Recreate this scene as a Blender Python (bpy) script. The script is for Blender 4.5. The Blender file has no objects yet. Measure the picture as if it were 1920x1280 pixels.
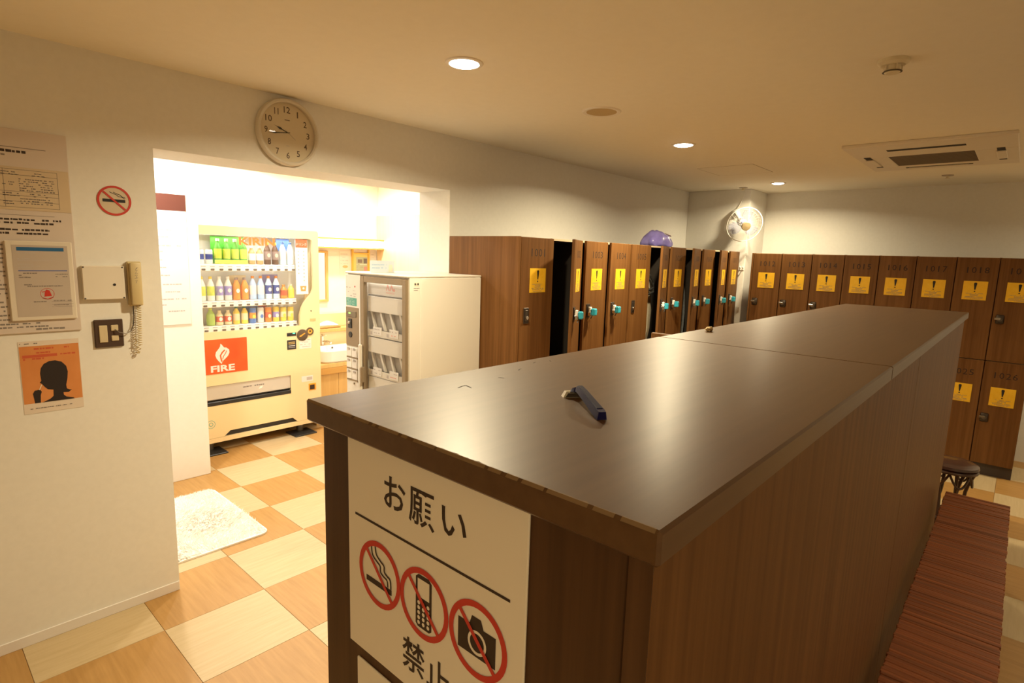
import bpy, bmesh, math, random
from mathutils import Vector, Matrix
random.seed(7)
S = bpy.context.scene
C = S.collection
PI = math.pi

# ------------------------------------------------------------------ camera
cam_d = bpy.data.cameras.new('camera')
cam = bpy.data.objects.new('camera', cam_d); C.objects.link(cam)
cam_d.sensor_width = 36.0
cam_d.lens = 36.0 * 1061.223 / 1920.0
cam_d.clip_start = 0.02
r_ = Vector((0.66928173, -0.74237168, 0.03076117))
u_ = Vector((0.09073532, 0.12275275, 0.98828076))
f_ = Vector((0.73744767, 0.65864714, -0.14951551))
M = Matrix((r_, u_, -f_)).transposed().to_4x4()
M.translation = Vector((0, 0, 1.6807))
cam.matrix_world = M
S.camera = cam

# ------------------------------------------------------------------ world, exposure, light levels
w = bpy.data.worlds.new('world'); S.world = w; w.use_nodes = True
w.node_tree.nodes['Background'].inputs[0].default_value = (1.0, 0.8, 0.55, 1)
w.node_tree.nodes['Background'].inputs[1].default_value = 0.01
vs = S.view_settings
S.display_settings.display_device = 'sRGB'
vs.view_transform = 'Standard'; vs.look = 'None'; vs.gamma = 1.0; vs.use_curve_mapping = False
vs.exposure = 0.0
S.cycles.use_denoising = True
S.cycles.max_bounces = 10
S.cycles.diffuse_bounces = 6
S.cycles.sample_clamp_indirect = 6.0
ROOM_W = 44.0        # each locker room downlight
WASH_W = 21.0        # each washroom downlight
MIRROR_E = 16.0       # glow of the lamp over the mirror
WARM = (1.0, 0.835, 0.53)
WASH = (1.0, 0.93, 0.82)

# ------------------------------------------------------------------ materials
MATS = {}
def mat(name, col, rough=0.5, metal=0.0, spec=0.5, emit=None, es=0.0, coat=0.0):
    if name in MATS: return MATS[name]
    m = bpy.data.materials.new(name); m.use_nodes = True
    b = m.node_tree.nodes['Principled BSDF']
    b.inputs['Base Color'].default_value = (*col, 1)
    b.inputs['Roughness'].default_value = rough
    b.inputs['Metallic'].default_value = metal
    b.inputs['Specular IOR Level'].default_value = spec
    b.inputs['Coat Weight'].default_value = coat
    if emit:
        b.inputs['Emission Color'].default_value = (*emit, 1)
        b.inputs['Emission Strength'].default_value = es
    MATS[name] = m
    return m

def noisy(name, c1, c2, rough=0.6, scale=(3, 3, 3), detail=5.0, bump=0.0, spec=0.4, rand=False, lo=0.3, hi=0.7, fine=None, coat=0.0, rr=None, crough=.05):
    """two-colour noise in object space, stretched by scale; rand shifts it per object"""
    if name in MATS: return MATS[name]
    m = bpy.data.materials.new(name); m.use_nodes = True
    nt = m.node_tree; N = nt.nodes; L = nt.links
    b = N['Principled BSDF']
    tc = N.new('ShaderNodeTexCoord'); mp = N.new('ShaderNodeMapping')
    mp.inputs['Scale'].default_value = scale
    L.new(tc.outputs['Object'], mp.inputs['Vector'])
    vec = mp.outputs['Vector']
    if rand:
        oi = N.new('ShaderNodeObjectInfo'); mul = N.new('ShaderNodeMath'); mul.operation = 'MULTIPLY'; mul.inputs[1].default_value = 37.0
        L.new(oi.outputs['Random'], mul.inputs[0])
        ad = N.new('ShaderNodeVectorMath'); ad.operation = 'ADD'
        L.new(vec, ad.inputs[0]); L.new(mul.outputs[0], ad.inputs[1]); vec = ad.outputs[0]
    nz = N.new('ShaderNodeTexNoise'); nz.inputs['Scale'].default_value = 1.0; nz.inputs['Detail'].default_value = detail
    nz.inputs['Roughness'].default_value = 0.6
    L.new(vec, nz.inputs['Vector'])
    cr = N.new('ShaderNodeValToRGB')
    cr.color_ramp.elements[0].position = lo; cr.color_ramp.elements[0].color = (*c1, 1)
    cr.color_ramp.elements[1].position = hi; cr.color_ramp.elements[1].color = (*c2, 1)
    L.new(nz.outputs['Fac'], cr.inputs['Fac'])
    col = cr.outputs['Color']
    if rand == 2:   # also vary the tone of each piece
        mr = N.new('ShaderNodeMapRange'); mr.inputs['To Min'].default_value = 0.75; mr.inputs['To Max'].default_value = 1.25
        L.new(oi.outputs['Random'], mr.inputs['Value'])
        mx = N.new('ShaderNodeVectorMath'); mx.operation = 'SCALE'
        L.new(col, mx.inputs[0]); L.new(mr.outputs[0], mx.inputs['Scale']); col = mx.outputs[0]
    L.new(col, b.inputs['Base Color'])
    b.inputs['Roughness'].default_value = rough
    b.inputs['Specular IOR Level'].default_value = spec
    b.inputs['Coat Weight'].default_value = coat
    b.inputs['Coat Roughness'].default_value = crough
    if rr:
        m2 = N.new('ShaderNodeMapRange'); m2.inputs['To Min'].default_value = rr[0]; m2.inputs['To Max'].default_value = rr[1]
        L.new(nz.outputs['Fac'], m2.inputs['Value']); L.new(m2.outputs[0], b.inputs['Roughness'])
    if bump:
        bp = N.new('ShaderNodeBump'); bp.inputs['Strength'].default_value = bump; bp.inputs['Distance'].default_value = 0.004
        L.new(nz.outputs['Fac'], bp.inputs['Height']); L.new(bp.outputs['Normal'], b.inputs['Normal'])
    MATS[name] = m
    return m

def glass(name, tint=(1, 1, 1), refl=0.06):
    if name in MATS: return MATS[name]
    m = bpy.data.materials.new(name); m.use_nodes = True
    nt = m.node_tree; N = nt.nodes; L = nt.links
    for n in list(N):
        if n.type != 'OUTPUT_MATERIAL': N.remove(n)
    out = [n for n in N if n.type == 'OUTPUT_MATERIAL'][0]
    t = N.new('ShaderNodeBsdfTransparent'); t.inputs[0].default_value = (*tint, 1)
    g = N.new('ShaderNodeBsdfGlossy'); g.inputs['Roughness'].default_value = 0.02
    fr = N.new('ShaderNodeLayerWeight'); fr.inputs[0].default_value = 0.5
    pw = N.new('ShaderNodeMath'); pw.operation = 'POWER'; pw.inputs[1].default_value = 5.0
    ma = N.new('ShaderNodeMath'); ma.operation = 'MULTIPLY_ADD'; ma.inputs[1].default_value = 0.9; ma.inputs[2].default_value = 0.04
    L.new(fr.outputs['Facing'], pw.inputs[0]); L.new(pw.outputs[0], ma.inputs[0])
    mx = N.new('ShaderNodeMixShader')
    L.new(ma.outputs[0], mx.inputs[0]); L.new(t.outputs[0], mx.inputs[1]); L.new(g.outputs[0], mx.inputs[2])
    L.new(mx.outputs[0], out.inputs['Surface'])
    MATS[name] = m
    return m

WALL = noisy('wall_paint', (.76, .745, .70), (.79, .775, .73), 0.75, (40, 40, 40), 4, 0.05, 0.3)
CEIL = noisy('ceiling_paint', (.85, .80, .68), (.87, .82, .70), 0.8, (20, 20, 20), 4, 0.03, 0.25)
WASHWALL = noisy('washroom_paint', (.86, .83, .77), (.88, .85, .79), 0.6, (30, 30, 30), 3, 0.03, 0.3)
WOODV = noisy('walnut_vertical', (.112, .046, .012), (.190, .087, .027), 0.5, (38, 38, 1.1), 6, 0.03, 0.18, rand=True)
WOODT = noisy('walnut_top', (.080, .036, .012), (.120, .060, .023), 0.40, (1.6, 46, 46), 5, 0.012, 0.3, lo=.2, hi=.8, coat=.2, crough=.29)
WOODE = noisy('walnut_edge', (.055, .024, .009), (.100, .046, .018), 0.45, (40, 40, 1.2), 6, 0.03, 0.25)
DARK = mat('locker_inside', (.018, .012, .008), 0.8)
EDGE = mat('pale_board_edge', (.62, .50, .34), 0.5)
YEL = noisy('sticker_yellow', (.82, .47, .015), (.86, .52, .03), 0.5, (30, 30, 30), 2)
BLACK = mat('black_print', (.012, .010, .010), 0.6)
BROWNP = mat('brown_print', (.035, .018, .010), 0.6)
REDP = mat('red_print', (.55, .035, .02), 0.5)
SIGNW = mat('sign_white', (.80, .72, .58), 0.45)
PAPER = mat('paper_white', (.80, .77, .72), 0.7)
GREYP = mat('grey_print', (.22, .19, .17), 0.7)
FAINT = mat('faint_print', (.50, .45, .42), 0.7)
CHROME = mat('chrome', (.75, .74, .72), 0.18, 1.0)
STEEL = mat('dark_steel', (.16, .14, .12), 0.35, 0.9)
LOCKP = mat('lock_plate', (.07, .055, .045), 0.4, 0.7)
BLUEK = mat('blue_key_tag', (.03, .36, .50), 0.4)
WHITEP = mat('white_plastic', (.80, .78, .74), 0.4)
CREAMP = mat('cream_plastic', (.72, .64, .46), 0.45)
ENGR = mat('engraved_number', (.030, .014, .007), 0.8)
BLACKP = mat('black_plastic', (.02, .02, .02), 0.4)

# ------------------------------------------------------------------ mesh builder
class MB:
    def __init__(self):
        self.v = []; self.f = []; self.mi = []; self.mats = []
    def m(self, mt):
        if mt not in self.mats: self.mats.append(mt)
        return self.mats.index(mt)
    def add(self, vs_, fs, mt):
        o = len(self.v); k = self.m(mt)
        self.v += [tuple(p) for p in vs_]
        for q in fs:
            self.f.append(tuple(i + o for i in q)); self.mi.append(k)
        return self
    def bmadd(self, bm, mt):
        bm.verts.ensure_lookup_table(); bm.verts.index_update()
        self.add([p.co[:] for p in bm.verts], [[p.index for p in q.verts] for q in bm.faces], mt); bm.free()
        return self
    def box(self, x0, x1, y0, y1, z0, z1, mt, bev=0.0, seg=1):
        if not bev:
            p = [(x0, y0, z0), (x1, y0, z0), (x1, y1, z0), (x0, y1, z0), (x0, y0, z1), (x1, y0, z1), (x1, y1, z1), (x0, y1, z1)]
            return self.add(p, [(0, 3, 2, 1), (4, 5, 6, 7), (0, 1, 5, 4), (1, 2, 6, 5), (2, 3, 7, 6), (3, 0, 4, 7)], mt)
        bm = bmesh.new(); bmesh.ops.create_cube(bm, size=1)
        for q in bm.verts:
            q.co = Vector(((x0 + x1) / 2 + q.co.x * (x1 - x0), (y0 + y1) / 2 + q.co.y * (y1 - y0), (z0 + z1) / 2 + q.co.z * (z1 - z0)))
        bmesh.ops.bevel(bm, geom=list(bm.edges), offset=bev, segments=seg, affect='EDGES', profile=0.5)
        return self.bmadd(bm, mt)
    def prism(self, pts, ax, a0, a1, mt):
        """polygon pts (2D, other two axes in order) extruded along axis ax from a0 to a1"""
        n = len(pts)
        def P(p, a):
            q = [p[0], p[1]]; q.insert(ax, a); return tuple(q)
        vs_ = [P(p, a0) for p in pts] + [P(p, a1) for p in pts]
        fs = [tuple(range(n)), tuple(range(2 * n - 1, n - 1, -1))] + [(i, i + n, (i + 1) % n + n, (i + 1) % n) for i in range(n)]
        bm = bmesh.new(); bv = [bm.verts.new(p) for p in vs_]
        for q in fs: bm.faces.new([bv[i] for i in q])
        bmesh.ops.recalc_face_normals(bm, faces=list(bm.faces))
        return self.bmadd(bm, mt)
    def lathe(self, prof, mt, o=(0, 0, 0), axis=(0, 0, 1), n=20, caps=True):
        """prof: (radius, height) list, revolved about axis through o"""
        q = Vector((0, 0, 1)).rotation_difference(Vector(axis).normalized()); o = Vector(o)
        if len(prof) == 2 and abs(prof[0][1] - prof[1][1]) < 1e-6: caps = False
        vs_ = []; fs = []
        for (rd, h) in prof:
            for k in range(n):
                a = 2 * PI * k / n
                vs_.append(o + q @ Vector((rd * math.cos(a), rd * math.sin(a), h)))
        for i in range(len(prof) - 1):
            for k in range(n):
                fs.append((i * n + k, i * n + (k + 1) % n, (i + 1) * n + (k + 1) % n, (i + 1) * n + k))
        if caps and prof[0][0] > 1e-6: fs.append(tuple(range(n - 1, -1, -1)))
        if caps and prof[-1][0] > 1e-6: fs.append(tuple((len(prof) - 1) * n + k for k in range(n)))
        return self.add(vs_, fs, mt)
    def cyl(self, o, axis, rad, h, mt, n=16):
        return self.lathe([(rad, 0), (rad, h)], mt, o, axis, n)
    def tube(self, pts, rad, mt, n=6, closed=False):
        pts = [Vector(p) for p in pts]; N = len(pts); vs_ = []; fs = []
        prev = None
        for i, p in enumerate(pts):
            if closed: t = pts[(i + 1) % N] - pts[i - 1]
            else: t = pts[min(i + 1, N - 1)] - pts[max(i - 1, 0)]
            t.normalize()
            if prev is None:
                a = Vector((0, 0, 1)) if abs(t.z) < .9 else Vector((1, 0, 0))
                u = t.cross(a).normalized()
            else:
                u = (prev - t * prev.dot(t)).normalized()
            prev = u; v = t.cross(u)
            rr = rad[i] if isinstance(rad, (list, tuple)) else rad
            for k in range(n):
                a = 2 * PI * k / n
                vs_.append(p + u * (rr * math.cos(a)) + v * (rr * math.sin(a)))
        m_ = N if closed else N - 1
        for i in range(m_):
            for k in range(n):
                fs.append((i * n + k, i * n + (k + 1) % n, ((i + 1) % N) * n + (k + 1) % n, ((i + 1) % N) * n + k))
        if not closed:
            fs.append(tuple(range(n - 1, -1, -1))); fs.append(tuple((N - 1) * n + k for k in range(n)))
        return self.add(vs_, fs, mt)
    def sphere(self, c, r, mt, sc=(1, 1, 1), nu=14, nv=9):
        vs_ = []; fs = []
        for j in range(nv + 1):
            for k in range(nu):
                a = 2 * PI * k / nu; b = PI * j / nv
                vs_.append((c[0] + r * sc[0] * math.sin(b) * math.cos(a), c[1] + r * sc[1] * math.sin(b) * math.sin(a), c[2] - r * sc[2] * math.cos(b)))
        for j in range(nv):
            for k in range(nu):
                fs.append((j * nu + k, j * nu + (k + 1) % nu, (j + 1) * nu + (k + 1) % nu, (j + 1) * nu + k))
        return self.add(vs_, fs, mt)
    def mesh(self, name, smooth=True, merge=False):
        me = bpy.data.meshes.new(name)
        me.from_pydata(self.v, [], self.f)
        for q in self.mats: me.materials.append(q)
        me.polygons.foreach_set('material_index', self.mi)
        if merge:
            bm = bmesh.new(); bm.from_mesh(me); bmesh.ops.remove_doubles(bm, verts=list(bm.verts), dist=1e-5); bm.to_mesh(me); bm.free()
        if smooth:
            me.polygons.foreach_set('use_smooth', [True] * len(me.polygons))
            me.set_sharp_from_angle(angle=math.radians(27))
        me.update()
        return me
    def build(self, name, parent=None, smooth=True, merge=False, loc=None):
        """parent: a thing; vertices are in world space unless loc is given or the parent is rotated"""
        me = self.mesh(name, smooth, merge)
        o = bpy.data.objects.new(name, me); C.objects.link(o)
        if parent is not None:
            o.parent = parent
            if loc is None:
                off = parent_loc(parent)
                me.transform(Matrix.Translation(-off))
            else: o.location = loc
        elif loc is not None:
            o.location = loc
        if name in ('print', 'sheet_print', 'price_tags', 'display_print', 'flap_print'): o['kind'] = 'stuff'
        return o

def parent_loc(p):
    v = Vector((0, 0, 0))
    while p is not None:
        v += p.location; p = p.parent
    return v

def tag(o, label=None, cat=None, group=None, kind=None):
    if label: o['label'] = label
    if cat: o['category'] = cat
    if group: o['group'] = group
    if kind: o['kind'] = kind
    return o
def thing(name, label, cat, loc, group=None, rz=0.0):
    o = bpy.data.objects.new(name, None); C.objects.link(o)
    o.empty_display_size = 0.05
    o.location = loc; o.rotation_euler = (0, 0, rz)
    return tag(o, label, cat, group)
def struct(name, mb, parent=None, smooth=False):
    o = mb.build(name, parent, smooth)
    if parent is None: o['kind'] = 'structure'
    return o
def dup(o, parent=None):
    c = o.copy(); C.objects.link(c)
    if parent is not None: c.parent = parent
    return c

# ------------------------------------------------------------------ text and flat print
_tc = {}
def glyphs(body, bold=0.0):
    key = (body, bold)
    if key in _tc: return _tc[key]
    cu = bpy.data.curves.new('t', 'FONT'); cu.body = body; cu.size = 1.0; cu.resolution_u = 2; cu.offset = bold
    o = bpy.data.objects.new('t', cu); C.objects.link(o)
    me = bpy.data.meshes.new_from_object(o.evaluated_get(bpy.context.evaluated_depsgraph_get()))
    vs_ = [v.co.copy() for v in me.vertices]; fs = [tuple(p.vertices) for p in me.polygons]
    bpy.data.objects.remove(o); bpy.data.curves.remove(cu); bpy.data.meshes.remove(me)
    if vs_:
        x0 = min(v.x for v in vs_); x1 = max(v.x for v in vs_); y0 = min(v.y for v in vs_); y1 = max(v.y for v in vs_)
        vs_ = [((v.x - x0) / (x1 - x0), (v.y - y0) / (y1 - y0)) for v in vs_]
    _tc[key] = (vs_, fs)
    return _tc[key]

def smooth(p, n=5):
    q = []
    for i in range(len(p) - 1):
        a, b, c, d = p[max(i - 1, 0)], p[i], p[i + 1], p[min(i + 2, len(p) - 1)]
        for k in range(n):
            t = k / n
            q.append(tuple(.5 * (2 * b[j] + (c[j] - a[j]) * t + (2 * a[j] - 5 * b[j] + 4 * c[j] - d[j]) * t * t + (3 * b[j] - a[j] - 3 * c[j] + d[j]) * t ** 3) for j in (0, 1)))
    return q + [p[-1]]
class Flat:
    """print on a plane: o origin, u right, v up, n outward; every layer lies a little further out"""
    def __init__(self, mb, o, u, v, n, step=0.0003):
        self.mb = mb; self.o = Vector(o); self.u = Vector(u); self.v = Vector(v); self.n = Vector(n); self.d = 0.0004; self.step = step
    def P(self, x, y): return self.o + self.u * x + self.v * y + self.n * self.d
    def layer(self): self.d += self.step; return self
    def poly(self, pts, mt): self.mb.add([self.P(*p) for p in pts], [tuple(range(len(pts)))], mt)
    def rect(self, x0, x1, y0, y1, mt): self.poly([(x0, y0), (x1, y0), (x1, y1), (x0, y1)], mt)
    def disc(self, c, r, mt, n=28, ry=None):
        ry = ry or r
        self.poly([(c[0] + r * math.cos(2 * PI * k / n), c[1] + ry * math.sin(2 * PI * k / n)) for k in range(n)], mt)
    def ring(self, c, r0, r1, mt, n=40):
        vs_ = []; fs = []
        for k in range(n):
            a = 2 * PI * k / n
            vs_ += [self.P(c[0] + r0 * math.cos(a), c[1] + r0 * math.sin(a)), self.P(c[0] + r1 * math.cos(a), c[1] + r1 * math.sin(a))]
        for k in range(n):
            j = (k + 1) % n; fs.append((2 * k, 2 * k + 1, 2 * j + 1, 2 * j))
        self.mb.add(vs_, fs, mt)
    def line(self, pts, w, mt):
        vs_ = []; N = len(pts)
        for i, p in enumerate(pts):
            a, b = pts[max(i - 1, 0)], pts[min(i + 1, N - 1)]
            dx, dy = b[0] - a[0], b[1] - a[1]; l = math.hypot(dx, dy) or 1; nx, ny = -dy / l * w / 2, dx / l * w / 2
            vs_ += [self.P(p[0] - nx, p[1] - ny), self.P(p[0] + nx, p[1] + ny)]
        self.mb.add(vs_, [(2 * i, 2 * i + 2, 2 * i + 3, 2 * i + 1) for i in range(N - 1)], mt)
    def text(self, s, x0, x1, y0, y1, mt, bold=0.0):
        vs_, fs = glyphs(s, bold)
        self.mb.add([self.P(x0 + a * (x1 - x0), y0 + b * (y1 - y0)) for a, b in vs_], fs, mt)
    def scrib(self, x0, x1, y, h, mt, dens=0.8):
        """a line of print too small to read"""
        x = x0
        while x < x1 - h * .3:
            wd = min(random.uniform(.5, 2.2) * h, x1 - x)
            if random.random() < dens: self.rect(x, x + wd, y + random.uniform(0, .15) * h, y + h * random.uniform(.8, 1), mt)
            x += wd + h * random.uniform(.15, .45)

# ------------------------------------------------------------------ measured plan (metres)
YW = 2.919; YW2 = 3.237; ZC = 2.45; ZO = 2.10; XO1 = 0.856; XO2 = 2.60
XP = 6.182; YP = 2.232; XB = 6.68
TS = 0.443; GX = 0.7004; GY = 2.6274
LX0 = 2.621; LP = 0.322; LY = 2.287; LZ = 1.80
RX = 5.97; RY0 = 2.072; RP = 0.2735; RZ = 1.785
CX1 = 0.4414; CX2 = 4.1365; CY1 = 0.8356; CY2 = 0.2107; CZ = 1.443

# ------------------------------------------------------------------ structure
fl = struct('floor', MB().box(-4.6, 6.8, -2.3, 5.9, -0.12, -0.004, mat('floor_joint', (.30, .17, .06), 0.6)))
TILE_L = noisy('pale_floor_tile', (.48, .365, .205), (.55, .43, .255), 0.42, (5, 60, 5), 5, 0.02, 0.3, rand=True)
TILE_D = noisy('tan_floor_tile', (.365, .200, .060), (.445, .256, .086), 0.42, (60, 4, 5), 5, 0.02, 0.3, rand=True)
def tile_mesh(mt):
    return MB().box(0.0008, TS - 0.0008, 0.0008, TS - 0.0008, -0.004, 0.0, mt, 0.0006).mesh('tile', False)
tl, td = tile_mesh(TILE_L), tile_mesh(TILE_D)
rest = {0: MB(), 1: MB()}
tiles = []
for i in range(-12, 14):
    for j in range(-11, 8):
        x, y = GX + i * TS, GY + j * TS
        if x > 6.7 or y > 5.8 or x + TS < -4.5 or y + TS < -2.3: continue
        vis = (-0.5 < x < 3.1 and 0.9 < y < 5.4) or (1.7 < x < 6.2 and -1.3 < y < 1.0)
        if vis:
            o = bpy.data.objects.new('tile', tl if (i + j) % 2 else td); C.objects.link(o); o.parent = fl; o.location = (x, y, 0)
        else:
            rest[(i + j) % 2].box(x + .0008, min(x + TS - .0008, 6.78), y + .0008, min(y + TS - .0008, 5.88), -.004, 0, TILE_L if (i + j) % 2 else TILE_D)
for k in (0, 1):
    o = rest[k].build('floor_tiles', fl, False); o['kind'] = 'stuff'

struct('ceiling', MB().box(-4.6, 6.8, -2.3, 5.9, ZC, ZC + .12, CEIL))
wl = MB()
wl.box(-4.6, XO1, YW, YW2, 0, ZC, WALL); wl.box(XO1, XO2, YW, YW2, ZO, ZC, WALL); wl.box(XO2, XB, YW, YW2, 0, ZC, WALL)
struct('wall_left', wl)
struct('wall_far', MB().box(XB, XB + .12, -2.3, YW, 0, ZC, WALL))
struct('wall_pillar', MB().box(XP, XB, YP, YW, 0, ZC, WALL, 0.004))
struct('wall_right', MB().box(-4.6, XB, -2.42, -2.3, 0, ZC, WALL))
struct('wall_back', MB().box(-4.72, -4.6, -2.3, 5.9, 0, ZC, WALL))
struct('baseboard_left', MB().box(-4.6, XO1 - .001, YW - .006, YW, 0, .046, mat('baseboard_vinyl', (.76, .72, .68), 0.5), 0.0015))
struct('wall_washroom_left', MB().box(-1.0, 1.53, 4.35, 5.65, 0, ZC, WASHWALL, 0.003))
struct('wall_washroom_back', MB().box(1.53, 4.0, 5.55, 5.67, 0, ZC, WASHWALL))
WOODP = noisy('maple_panel', (.76, .60, .36), (.82, .67, .42), 0.45, (30, 30, 1.5), 5, 0.02, 0.4)
wr = struct('wall_washroom_right', MB().box(3.86, 3.98, YW2, 5.55, 0, ZC, WASHWALL))
MB().box(3.835, 3.86, 4.4, 5.54, 0.0, 2.08, WOODP, 0.003).build('wood_panel', wr)
struct('wall_washroom_end', MB().box(-1.12, -1.0, YW2, 4.36, 0, ZC, WASHWALL))

# ------------------------------------------------------------------ downlights
BULB = mat('lamp_glow', (1, 1, 1), 0.5, emit=(1.0, .93, .78), es=24.0)
RIM = mat('lamp_rim', (.80, .74, .64), 0.4)
REFL = mat('lamp_reflector', (.85, .82, .75), 0.25, 0.3)
def downlight(x, y, label, watts, col, rad=0.058, spread=159, lamp=True, group='recessed ceiling downlights'):
    t = thing('downlight', label, 'ceiling light', (x, y, ZC), group)
    MB().lathe([(rad + .002, -.001), (rad + .004, -.006), (rad + .018, -.004), (rad + .021, 0)], RIM, (x, y, ZC), n=32, caps=False).build('trim_ring', t)
    MB().lathe([(0, -.014), (rad * .6, -.0125), (rad * .9, -.009), (rad + .002, -.002)], BULB, (x, y, ZC), n=32).build('diffuser', t)
    if lamp:
        ld = bpy.data.lights.new('downlight_lamp', 'AREA'); ld.shape = 'DISK'; ld.size = rad * 1.8; ld.energy = watts; ld.color = col; ld.spread = math.radians(spread)
        lo = bpy.data.objects.new('downlight_lamp', ld); C.objects.link(lo); lo.parent = t; lo.location = (0, 0, -.0155)
    return t
downlight(1.671, 1.80, 'round ceiling downlight nearest the wall clock', ROOM_W, WARM)
downlight(3.674, 1.80, 'round ceiling downlight between the speaker disc and the lockers with open doors', ROOM_W, WARM)
downlight(5.857, 1.87, 'round ceiling downlight close to the wall fan and pillar', ROOM_W * .6, WARM, rad=.05)
downlight(-1.5, -1.0, 'added unseen ceiling downlight that brightens the near end of the counter', ROOM_W * .95, WARM)  # added lamp behind the camera, placed to brighten the counter's end sign
downlight(5.80, -1.2, 'round ceiling downlight over the far end of the bench aisle', ROOM_W * .5, WARM)
downlight(2.7, -1.5, 'round ceiling downlight over the near end of the bench aisle', ROOM_W * .2, WARM, spread=120)
downlight(1.12, 3.95, 'bright downlight inside the washroom above the white mat', WASH_W * 1.15, WASH, group='washroom downlights')
downlight(2.35, 4.10, 'bright downlight inside the washroom before the drink machine', WASH_W, WASH, group='washroom downlights', spread=170)
downlight(2.25, 5.25, 'bright downlight over the top of the drink machine by the back wall', WASH_W * 1.0, WASH, group='washroom downlights', spread=170)
downlight(3.25, 5.05, 'bright downlight above the wash basin', WASH_W * 1.0, WASH, group='washroom downlights', spread=170)

# ------------------------------------------------------------------ ceiling fittings
t = thing('ceiling_speaker', 'flat round tan speaker disc set in the ceiling', 'speaker', (2.638, 1.771, ZC))
MB().lathe([(.080, -.004), (.098, -.006), (.104, 0)], RIM, (2.638, 1.771, ZC), n=36, caps=False).build('rim', t)
MB().lathe([(0, -.004), (.082, -.004)], noisy('speaker_mesh', (.46, .33, .15), (.56, .42, .21), .7, (900, 900, 900), 1), (2.638, 1.771, ZC), n=36).build('grille', t)

t = thing('smoke_detector', 'small white smoke detector on the ceiling before the air conditioner', 'smoke detector', (2.62, .465, ZC))
o3 = (2.62, .465, ZC)
MB().lathe([(.052, 0), (.052, -.012), (.040, -.020), (.0, -.021)], CREAMP, o3, n=28).build('base', t)
MB().lathe([(.026, -.020), (.026, -.045), (.022, -.048), (0, -.049)], CREAMP, o3, n=24).build('sensor_cap', t)
mb = MB()
for k in range(5):
    a = 2 * PI * k / 5
    mb.tube([(o3[0] + .030 * math.cos(a), o3[1] + .030 * math.sin(a), ZC - .018), (o3[0] + .030 * math.cos(a), o3[1] + .030 * math.sin(a), ZC - .040)], .0025, CREAMP, 5)
mb.lathe([(.031, -.040), (.033, -.043), (.020, -.044)], STEEL, o3, n=20).build('cage', t)

ax0, ax1, ay0, ay1 = 4.25, 5.37, .12, .985
t = thing('air_conditioner', 'square ceiling cassette air conditioner with dark centre grille', 'air conditioner', ((ax0 + ax1) / 2, (ay0 + ay1) / 2, ZC))
ACW = mat('air_conditioner_white', (.74, .68, .58), .5)
SLOT = mat('slot_dark', (.018, .014, .010), .7)
mb = MB()
gx0, gx1, gy0, gy1 = 4.70, 5.17, .335, .80
zt = ZC - .022
def pan(x0, x1, y0, y1): mb.box(x0, x1, y0, y1, zt, ZC, ACW, 0.004)
pan(ax0, gx0, ay0, ay1); pan(gx1, ax1, ay0, ay1); pan(gx0, gx1, ay0, gy0); pan(gx0, gx1, gy1, ay1)
mb.build('panel', t)
MB().box(gx0, gx1, gy0, gy1, ZC - .004, ZC - .001, SLOT).build('filter', t)
gb = MB().box(0, .012, 0, gy1 - gy0, -.004, .004, mat('grille_grey', (.20, .15, .10), .6)).mesh('grille_slat')
for k in range(18):
    o = bpy.data.objects.new('grille_slat', gb); C.objects.link(o); o.parent = t
    o.location = Vector((gx0 + .006 + k * (gx1 - gx0 - .02) / 17, gy0, ZC - .014)) - t.location
for (a, b, c, d) in ((4.425, 4.478, .36, .765), (5.235, 5.27, .37, .765), (4.66, 5.16, .185, .225), (4.66, 5.16, .895, .935)):
    MB().box(a, b, c, d, zt - .0015, zt + .001, SLOT).build('air_slot', t)
    if a < 4.45: continue
    if c < .3 or c > .8: MB().box(a + .10, b - .10, c - .006, d + .004, zt - .010, zt - .002, ACW, .002).build('louver', t)
    else: MB().box(a + .004, b - .008, c + .02, d - .02, zt - .009, zt - .002, ACW, .002).build('louver', t)

def sprinkler(x, y, label):
    t = thing('sprinkler_head', label, 'sprinkler', (x, y, ZC), 'ceiling sprinkler heads')
    MB().lathe([(.042, 0), (.040, -.006), (.014, -.008), (0, -.008)], mat('sprinkler_plate', (.42, .36, .30), .5), (x, y, ZC), n=20).build('plate', t)
    MB().lathe([(.010, -.008), (.010, -.022), (.018, -.024), (.018, -.027), (0, -.028)], CREAMP, (x, y, ZC), n=14).build('nozzle', t)
sprinkler(5.98, .575, 'tiny sprinkler head on the ceiling beyond the air conditioner')
sprinkler(6.05, 2.27, 'small sprinkler head on the ceiling above the wall fan')
mb = MB(); HL = mat('hatch_joint', (.34, .24, .13), .8)
hx0, hx1, hy0, hy1 = 4.66, 5.14, 1.69, 2.15
for q in ((hx0, hx1, hy0, hy0 + .005), (hx0, hx1, hy1 - .005, hy1), (hx0, hx0 + .005, hy0, hy1), (hx1 - .005, hx1, hy0, hy1)):
    mb.box(*q, ZC - .0008, ZC, HL)
t = thing('ceiling_hatch', 'flush ceiling access hatch marked by thin joints near the fan', 'hatch', (hx0, hy0, ZC))
mb.build('joint', t)
MB().box(hx0 + .005, hx1 - .005, hy0 + .005, hy1 - .005, ZC - .0012, ZC - .0002, CEIL).build('hatch_panel', t)

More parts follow.
